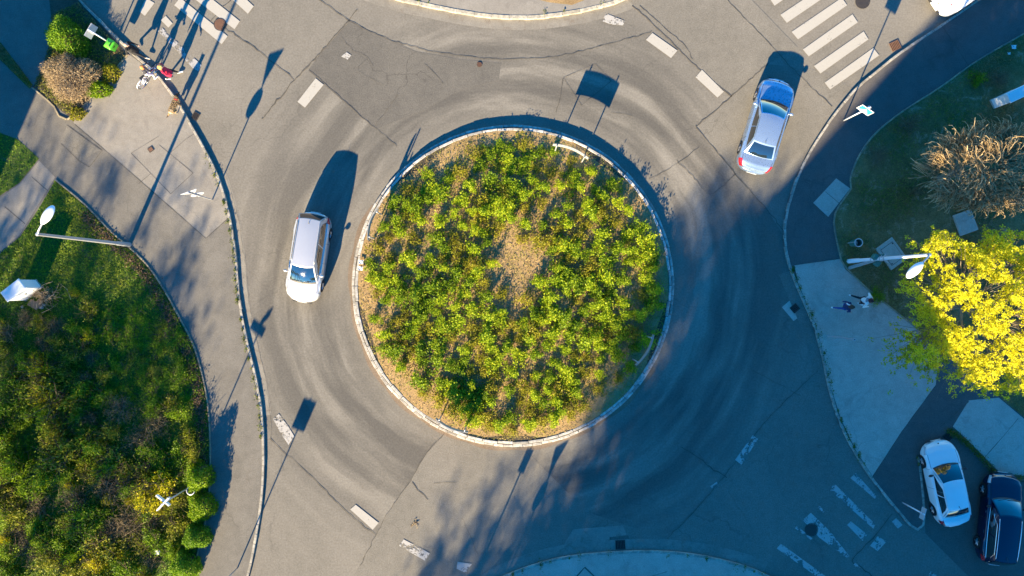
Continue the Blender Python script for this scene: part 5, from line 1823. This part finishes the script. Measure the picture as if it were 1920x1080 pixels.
WILD = [('y', 95, 690, 1.0, 1.7), ('y', 78, 668, .5, .8), ('o', 130, 740, 1.3, 2.2), ('o', 105, 715, 1.1, 2.0), ('y', 112, 735, .8, 1.9), ('o', 140, 845, 1.2, 2.0), ('g', 110, 770, 1.0, 1.3), ('o', 120, 800, 1.0, 1.4), ('g', 60, 760, .9, 1.0), ('g', 20, 770, 1.0, 1.0),
        ('o', 205, 700, .7, .8), ('o', 160, 650, .8, .9), ('g', 150, 620, .7, .6), ('t', 178, 668, .6, .6), ('t', 230, 765, 1.1, .9), ('g', 200, 740, .8, .7), ('t', 270, 820, 1.1, 1.0), ('t', 225, 910, 1.3, 1.1),
        ('t', 255, 975, 1.3, 1.0), ('t', 150, 930, 1.1, .9), ('g', 110, 875, 1.1, 1.4), ('g', 135, 890, .8, 1.0), ('y', 140, 905, .35, .7), ('o', 230, 865, 1.1, 1.2), ('g', 185, 835, 1.0, 1.1), ('y', 290, 925, 1.2, 1.5),
        ('y', 318, 905, 1.2, 1.6), ('y', 250, 930, .5, .7), ('y', 305, 945, .7, .9), ('g', 345, 850, .8, .8), ('o', 340, 980, .9, .8), ('g', 165, 985, 1.1, 1.2), ('o', 200, 1015, 1.2, 1.2), ('y', 190, 1045, .9, 1.2),
        ('y', 240, 1035, .6, .7), ('g', 250, 1065, 1.0, 1.0), ('t', 80, 945, 1.0, .8), ('o', 40, 960, 1.0, .9), ('g', 15, 960, .9, .9), ('t', 60, 1020, 1.0, .8), ('o', 100, 1040, 1.1, .9), ('g', 300, 1010, .9, .9),
        ('t', 290, 1045, .8, .7), ('o', 15, 880, 1.0, 1.2), ('g', 15, 820, 1.0, 1.3), ('g', 330, 1030, .6, .8), ('o', 140, 1070, 1.0, .9), ('o', 325, 760, .8, .6), ('g', 350, 700, .7, .5), ('y', 268, 968, .4, .5),
        ('o', 90, 605, .7, .7), ('y', 80, 600, .4, .6), ('y', 145, 548, .45, .5), ('y', 375, 865, .4, .7), ('g', 50, 870, .9, 1.5), ('g', 70, 905, .8, 1.2), ('t', 300, 790, .9, .8), ('o', 280, 880, .8, .8),
        ('g', 310, 860, .7, .7), ('g', 200, 965, .8, .8), ('t', 45, 990, .8, .7), ('y', 45, 880, .4, .6)]
_reg = [(-10, 600), (140, 575), (300, 590), (352, 660), (378, 770), (376, 900), (330, 985), (300, 1090), (-10, 1090)]
_q = scatter(_reg, 4000)
_pl = [(w[1], w[2]) for w in WILD]
_n = 0
for (x_, y_) in _q:
    if _n >= 95: break
    if min((x_ - p_[0]) ** 2 + (y_ - p_[1]) ** 2 for p_ in _pl) < 21 ** 2: continue
    low = x_ > 190 and y_ < 760
    k_ = ('g', 'g', 'g', 'o', 'o', 'o', 'y', 't')[rng.integers(0, 8)] if not low else ('g', 'g', 'g', 'o')[rng.integers(0, 4)]
    WILD.append((k_, x_, y_, rng.uniform(.55, 1.0), rng.uniform(.25, .42) if low else rng.uniform(.55, 1.15)))
    _pl.append((x_, y_)); _n += 1
for i, (k, a, b, sc, hz) in enumerate(WILD):
    fo, stm, lab, grp = KINDS[k]
    leafy('wild_shrub', G(a, b, PZ), fo[i % 3], stm[i % 3], lab, 'shrub', grp, rng.uniform(0, 6.28), sc, sz=hz)

# brushwood heap with stones beside the white cabinet
r = empty('brushwood_heap', G(92, 556, PZ)); tag(r, 'heap of dead branches and brown sheets beside the white cabinet', 'brushwood')
m = MB()
for i in range(110):
    a, q = rng.uniform(0, 6.28), abs(rng.normal()) * .38
    c = Vector((math.cos(a) * q, math.sin(a) * q, rng.uniform(.05, .35)))
    d = Vector((rng.normal(), rng.normal(), rng.normal() * .35)); d.normalize()
    L_ = rng.uniform(.15, .5)
    m.tube([c - d * L_, c + Vector(rng.normal(size=3) * .05), c + d * L_], [.014, .011, .004], 4, cap=False)
m.build('branches', M['twig'], r)
m = MB()
for (x, y, w, h, rz) in ((-.55, .22, .40, .30, .3), (-.62, -.40, .55, .35, -.5), (-.35, -.30, .3, .3, .9)):
    m.box((x, y, .10 + rng.uniform(0, .05)), (w, h, .03), rz)
m.build('brown_sheet', M['card'], r)
for i in range(12):
    m = MB(); m.lathe([(.001, -.06), (.02, -.06), (.08, -.02), (.07, .03), (.01, .06), (.001, .06)], (rng.normal() * .35 - .5, rng.normal() * .3 - .55, .05), n=6); m.build('stone', M['slab'], r)

# scraps of paper
for (q, lab) in (((680, 492), 'white paper scrap inside the left island kerb, upper one of the pair'), ((679, 504), 'white paper scrap inside the left island kerb, lower one of the pair'),
                 ((306, 1028), 'torn white paper on the overgrown lawn at lower left'), ((1897, 90), 'larger white scrap on the dark verge at upper right'), ((1888, 102), 'smaller white scrap on the dark verge at upper right')):
    on_isl = q[0] < 700 and q[0] > 600
    g_ = G(q[0], q[1], .42 if on_isl else PZ + (.55 if q[1] > 900 else .06))
    m = MB()
    s_ = .10 if q[0] != 1888 else .06
    m.grid(lambda u, v: ((u - .5) * 2 * s_ * (1 + .3 * v), (v - .5) * 2 * s_, .03 * math.sin(7 * u) * math.cos(5 * v)), 5, 5)
    o = m.build('paper_scrap', M['paper'], None, loc=g_); tag(o, lab, 'litter')
m = MB()
for k in range(7): m.tube([(rng.normal() * .08, rng.normal() * .08, .02), (rng.normal() * .12, rng.normal() * .12, .05), (rng.normal() * .2, rng.normal() * .2, .02)], .012, 4)
o = m.build('dry_twig', M['twig'], None, loc=G(776, 980, 0)); tag(o, 'dry brown twig lying on the road below the island', 'twig')


# ------------------------------------------------------------------ trees
def limbs(m, start, d, L, rad, depth, tips, spread=.55, up=.15, kids=3):
    d = Vector(d).normalized()
    p = Vector(start)
    pts, rr = [p.copy()], [rad]
    for i in range(3):
        d = (d + Vector(rng.normal(size=3)) * .14 + Vector((0, 0, up * .3))).normalized()
        p = p + d * L / 3
        pts.append(p.copy()); rr.append(rad * (1 - .18 * (i + 1)))
    m.tube(pts, rr, 6 if depth > 1 else 4, cap=False)
    if depth == 0:
        tips.append(p); return
    for k in range(kids):
        ax = Vector(rng.normal(size=3))
        nd = (d + ax.normalized() * spread + Vector((0, 0, up))).normalized()
        limbs(m, pts[-1 - (k % 2)], nd, L * rng.uniform(.62, .82), rr[-1] * .72, depth - 1, tips, spread, up, kids)
    if depth <= 2: tips.append(p)


def flowering_tree():
    base = G(1735, 572, PZ)
    r = empty('flowering_tree', base); tag(r, 'broad tree covered in bright yellow blossom at the right edge', 'tree')
    m = MB()
    tips = []
    m.tube([(0, 0, -.1), (.05, .03, 1.2), (.0, .0, 2.4), (.1, .05, 3.2)], [.22, .18, .16, .14], 8, cap=False)
    for k in range(9):
        a = 2 * PI * k / 9 + rng.normal() * .2
        limbs(m, (.1, .05, 2.2 + .12 * k), (math.cos(a) * 1.3, math.sin(a) * 1.2, .85), 1.95, .085, 3, tips, .62, .06, 3)
    m.build('trunk', M['bark_pale'], r)
    # blossom balls gathered on the outer twigs
    n_cl = 3300
    u = rng.normal(size=(n_cl * 3, 3)); u /= np.linalg.norm(u, axis=1)[:, None]
    u[:, 2] = np.abs(u[:, 2]) * 1.0
    k = rng.uniform(.62, 1.0, n_cl * 3)
    a = np.arctan2(u[:, 1], u[:, 0])
    lump = 1 + .10 * np.sin(3 * a + .6) + .09 * np.sin(5 * a + 2) + .07 * np.sin(9 * a)
    c = np.stack([u[:, 0] * 4.1 * k * lump + .15, u[:, 1] * 3.85 * k * lump, 4.75 + u[:, 2] * 2.7 * k], 1)
    g = np.sin(c[:, 0] * 3.1 + 1) * np.sin(c[:, 1] * 2.7 + .5 * c[:, 0]) + .5 * np.sin(c[:, 0] * 6.7) * np.sin(c[:, 1] * 6.1 + 2)
    c = c[g > -.16][:n_cl]
    per = 20
    p = np.repeat(c, per, 0) + rng.normal(size=(len(c) * per, 3)) * .055
    cr = link('crown', leaf_mesh('crown', p, .034, .029, M['blossom'], .5), r)
    # the low bough that hangs over the pavement, its shade put into darker blossom
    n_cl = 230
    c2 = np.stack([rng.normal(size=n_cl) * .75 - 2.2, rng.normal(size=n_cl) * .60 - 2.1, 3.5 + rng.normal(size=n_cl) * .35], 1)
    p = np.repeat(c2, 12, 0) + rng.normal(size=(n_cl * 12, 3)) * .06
    b = link('low_bough', leaf_mesh('low_bough', p, .045, .038, M['shade_tinted_blossom'], .35), r)
    b['label'] = 'lower bough over the pavement, its shade put into the greenish colour'
    m = MB()
    for i in range(60):
        q = Vector(c2[rng.integers(0, n_cl)])
        s0 = Vector((-1.2, -1.0, 2.7))
        m.tube([s0, (s0 + q) / 2 + Vector(rng.normal(size=3) * .12), q], [.022, .014, .005], 4, cap=False)
    # fine twigs into the crown
    for i in range(420):
        q = Vector(c[rng.integers(0, len(c))])
        s0 = Vector((q.x * .62, q.y * .62, 3.2 + (q.z - 3.2) * .62))
        m.tube([s0, (s0 + q) / 2 + Vector(rng.normal(size=3) * .08), q], [.016, .011, .005], 4, cap=False)
    m.build('twigs', M['bark_pale'], r)


flowering_tree()


def bare_tree():
    base = G(1757, 335, PZ)
    r = empty('bare_tree', base); tag(r, 'bare tan tree with drooping curly twigs above the yellow one', 'tree')
    m = MB(); tips = []
    m.tube([(0, 0, -.1), (0, 0, .8), (.05, 0, 1.5)], [.15, .12, .11], 7, cap=False)
    for k in range(8):
        a = 2 * PI * k / 8 + rng.normal() * .3
        limbs(m, (.03, 0, 1.0 + .07 * k), (math.cos(a) * 1.35, math.sin(a) * .95, .75), 1.15, .055, 2, tips, .6, .05, 3)
    m.build('trunk', M['bark_pale'], r)
    m = MB()
    for t in range(190):                                            # feathery sprays, each bending one way
        a = rng.uniform(0, 2 * PI); q = math.sqrt(rng.uniform(.0, 1))
        s0 = Vector((math.cos(a) * q * 2.55 + .35, math.sin(a) * q * 1.65, 3.2 + 1.2 * (1 - q * q) + rng.normal() * .2))
        f = Vector((math.cos(a) * .7 + .45 + rng.normal() * .45, math.sin(a) * .7 + .35 + rng.normal() * .45, .15)).normalized()
        bend = Vector((-f.y, f.x, 0)) * rng.uniform(-.7, .7)
        for k in range(15):
            c = s0 + Vector(rng.normal(size=3)) * .16
            d = (f + Vector(rng.normal(size=3)) * .28).normalized()
            L_ = rng.uniform(.35, .85)
            w = bend * L_ * .55
            pts_ = [c, c + d * L_ * .35 + w * .12, c + d * L_ * .7 + w * .5, c + d * L_ * .92 + w * .95 - Vector((0, 0, .10)), c + d * L_ * .95 + w * 1.35 - Vector((0, 0, .22))]
            m.tube(pts_, [.013, .015, .018, .018, .010], 3, cap=False)
    m.build('crown', M['pale_twig'], r)


bare_tree()
leafy('wild_shrub', G(1712, 360, PZ), wild_t[0], tstem[1], 'small dry tuft left of the bare tan tree', 'shrub', None, 1.0, .45, sz=.6)
leafy('wild_shrub', G(1700, 235, PZ), wild_t[1], tstem[0], 'dry brown bush at the upper corner of the right verge', 'shrub', None, 2.0, .9, sz=.5)
leafy('wild_shrub', G(1642, 290, PZ), wild_t[2], tstem[2], 'dry brown bush at the left border of the right verge', 'shrub', None, 0.4, .8, sz=.4)
leafy('wild_shrub', G(1868, 150, PZ), wild_t[0], tstem[2], 'dark dry bush above the right white cabinet', 'shrub', None, 0.4, .7, sz=.5)
leafy('wild_shrub', G(1826, 150, PZ), wild_g[0], wstem[2], 'dark green bush at the pavement edge of the right verge', 'shrub', None, 0.4, .55, sz=.4)
leafy('wild_shrub', G(1640, 555, PZ), wild_g[1], wstem[1], 'dark green bush beneath the left side of the yellow tree', 'shrub', None, 1.4, .5, sz=.4)
for i in range(3):
    pass


def far_tree(pxy, h, rad, trunk_r, dens, label, group=None, low=.35, leafsz=.16, name='tree'):
    r = empty(name, G(pxy[0], pxy[1], 0)); tag(r, label, 'tree', group)
    m = MB(); tips = []
    hb = h * low
    m.tube([(0, 0, -.2), (0, 0, hb * .6), (.1, 0, hb), (.1, .1, h * .8)], [trunk_r, trunk_r * .8, trunk_r * .65, trunk_r * .2], 7, cap=False)
    for k in range(10):
        a = 2.4 * k
        z0 = hb + (h * .75 - hb) * k / 10
        L_ = rad * .55 * (1 - .45 * k / 10)
        limbs(m, (.1, .05, z0), (math.cos(a), math.sin(a), .55), L_, trunk_r * .35, 2, tips, .55, .12, 3)
    m.build('trunk', M['bark'], r)
    n_cl = dens
    u = rng.normal(size=(n_cl, 3)); u /= np.linalg.norm(u, axis=1)[:, None]
    k = rng.uniform(.35, 1.0, n_cl)
    c = np.stack([u[:, 0] * rad * k, u[:, 1] * rad * k, hb + (h - hb) * .5 + u[:, 2] * (h - hb) * .5 * k], 1)
    p = np.repeat(c, 16, 0) + rng.normal(size=(n_cl * 16, 3)) * .28
    link('crown', leaf_mesh('crown', p, leafsz, leafsz * .6, M['tree_leaf'], .2), r)
    return r


# trees beyond the lower edge, whose thin spring crowns dapple the road and the left pavement
far_tree((330, 2330), 16.0, 3.4, .3, 130, 'thinly leaved tree far beyond the bottom edge, left of the apartment building', low=.6)
far_tree((490, 2360), 16.5, 4.2, .3, 460, 'thinly leaved tree far beyond the bottom edge, close to the apartment building', low=.6)
far_tree((585, 2120), 14.0, 3.2, .26, 260, 'thinly leaved tree at the corner of the apartment building', low=.5)
far_tree((640, 2090), 19.8, 3.2, .3, 420, 'tallest tree near the apartment building corner', low=.62)
far_tree((-340, 1570), 15.0, 3.4, .24, 110, 'tall thin tree far beyond the left edge of the lawn', low=.5)
far_tree((-520, 1560), 15.0, 3.4, .24, 150, 'tall thin tree farthest beyond the left edge of the lawn', low=.5)
far_tree((-170, 1740), 14.0, 2.8, .24, 70, 'tall thin tree beyond the lower left corner of the lawn', low=.62)
far_tree((-170, 1560), 13.5, 2.8, .24, 55, 'tall thin tree beyond the lower left corner, the nearer one', low=.6)
far_tree((1190, 1700), 17.5, 3.0, .24, 200, 'tall leafy tree between the two apartment buildings', low=.6)


# ------------------------------------------------------------------ buildings beyond the edges that throw the broad shade
def building(name, foot, h, label, wins=True):
    r = empty(name, (0, 0, 0)); tag(r, label, 'building')
    n = len(foot)
    pts_ = [G(*q) for q in foot]
    m = MB(); m.prism([(p.x, p.y) for p in pts_], -.05, h); w = m.build('wall', M['render_wall'], r)
    cx = sum(p.x for p in pts_) / n; cy = sum(p.y for p in pts_) / n
    m = MB(); m.prism([(p.x + (p.x - cx) * .004, p.y + (p.y - cy) * .004) for p in pts_], h + .003, h + .25); m.build('roof', M['roof_tile'], r)
    fl = int(h // 3)
    for i in range(n):
        a, b = pts_[i], pts_[(i + 1) % n]
        d = (b - a); L_ = d.length; d.normalize()
        nr = Vector((d.y, -d.x, 0))
        if nr.dot(Vector((cx, cy, 0)) - a) > 0: nr = -nr
        mid = (a + b) / 2
        if nr.dot(-mid) < 0 or not wins: continue
        g_ = MB()
        fr = MB()
        for f_ in range(fl):
            for k in range(int(L_ // 3.2)):
                c = a + d * (1.6 + 3.2 * k) + Vector((0, 0, 1.7 + 3 * f_))
                g_.box(tuple(c + nr * .02), (1.3, .08, 1.4), math.atan2(d.y, d.x))
                fr.box(tuple(c + nr * .02 - Vector((0, 0, .78))), (1.5, .22, .08), math.atan2(d.y, d.x))
        g_.build('window_panes', M['glass'], w)
        fr.build('window_sills', M['slab'], w)
    return r


building('apartment_building', [(712, 1950), (1175, 1440), (1275, 1530), (812, 2040)], 16.0, 'lower plain plastered apartment building beyond the bottom edge')
building('apartment_tower', [(750, 2381), (1700, 2310), (1740, 2800), (790, 2870)], 24.0, 'taller plastered apartment tower behind the lower building beyond the bottom edge')
building('side_building', [(-150, 690), (-420, 300), (-1000, 500), (-800, 1200)], 10.0, 'plastered building beyond the left edge shading the upper left corner')
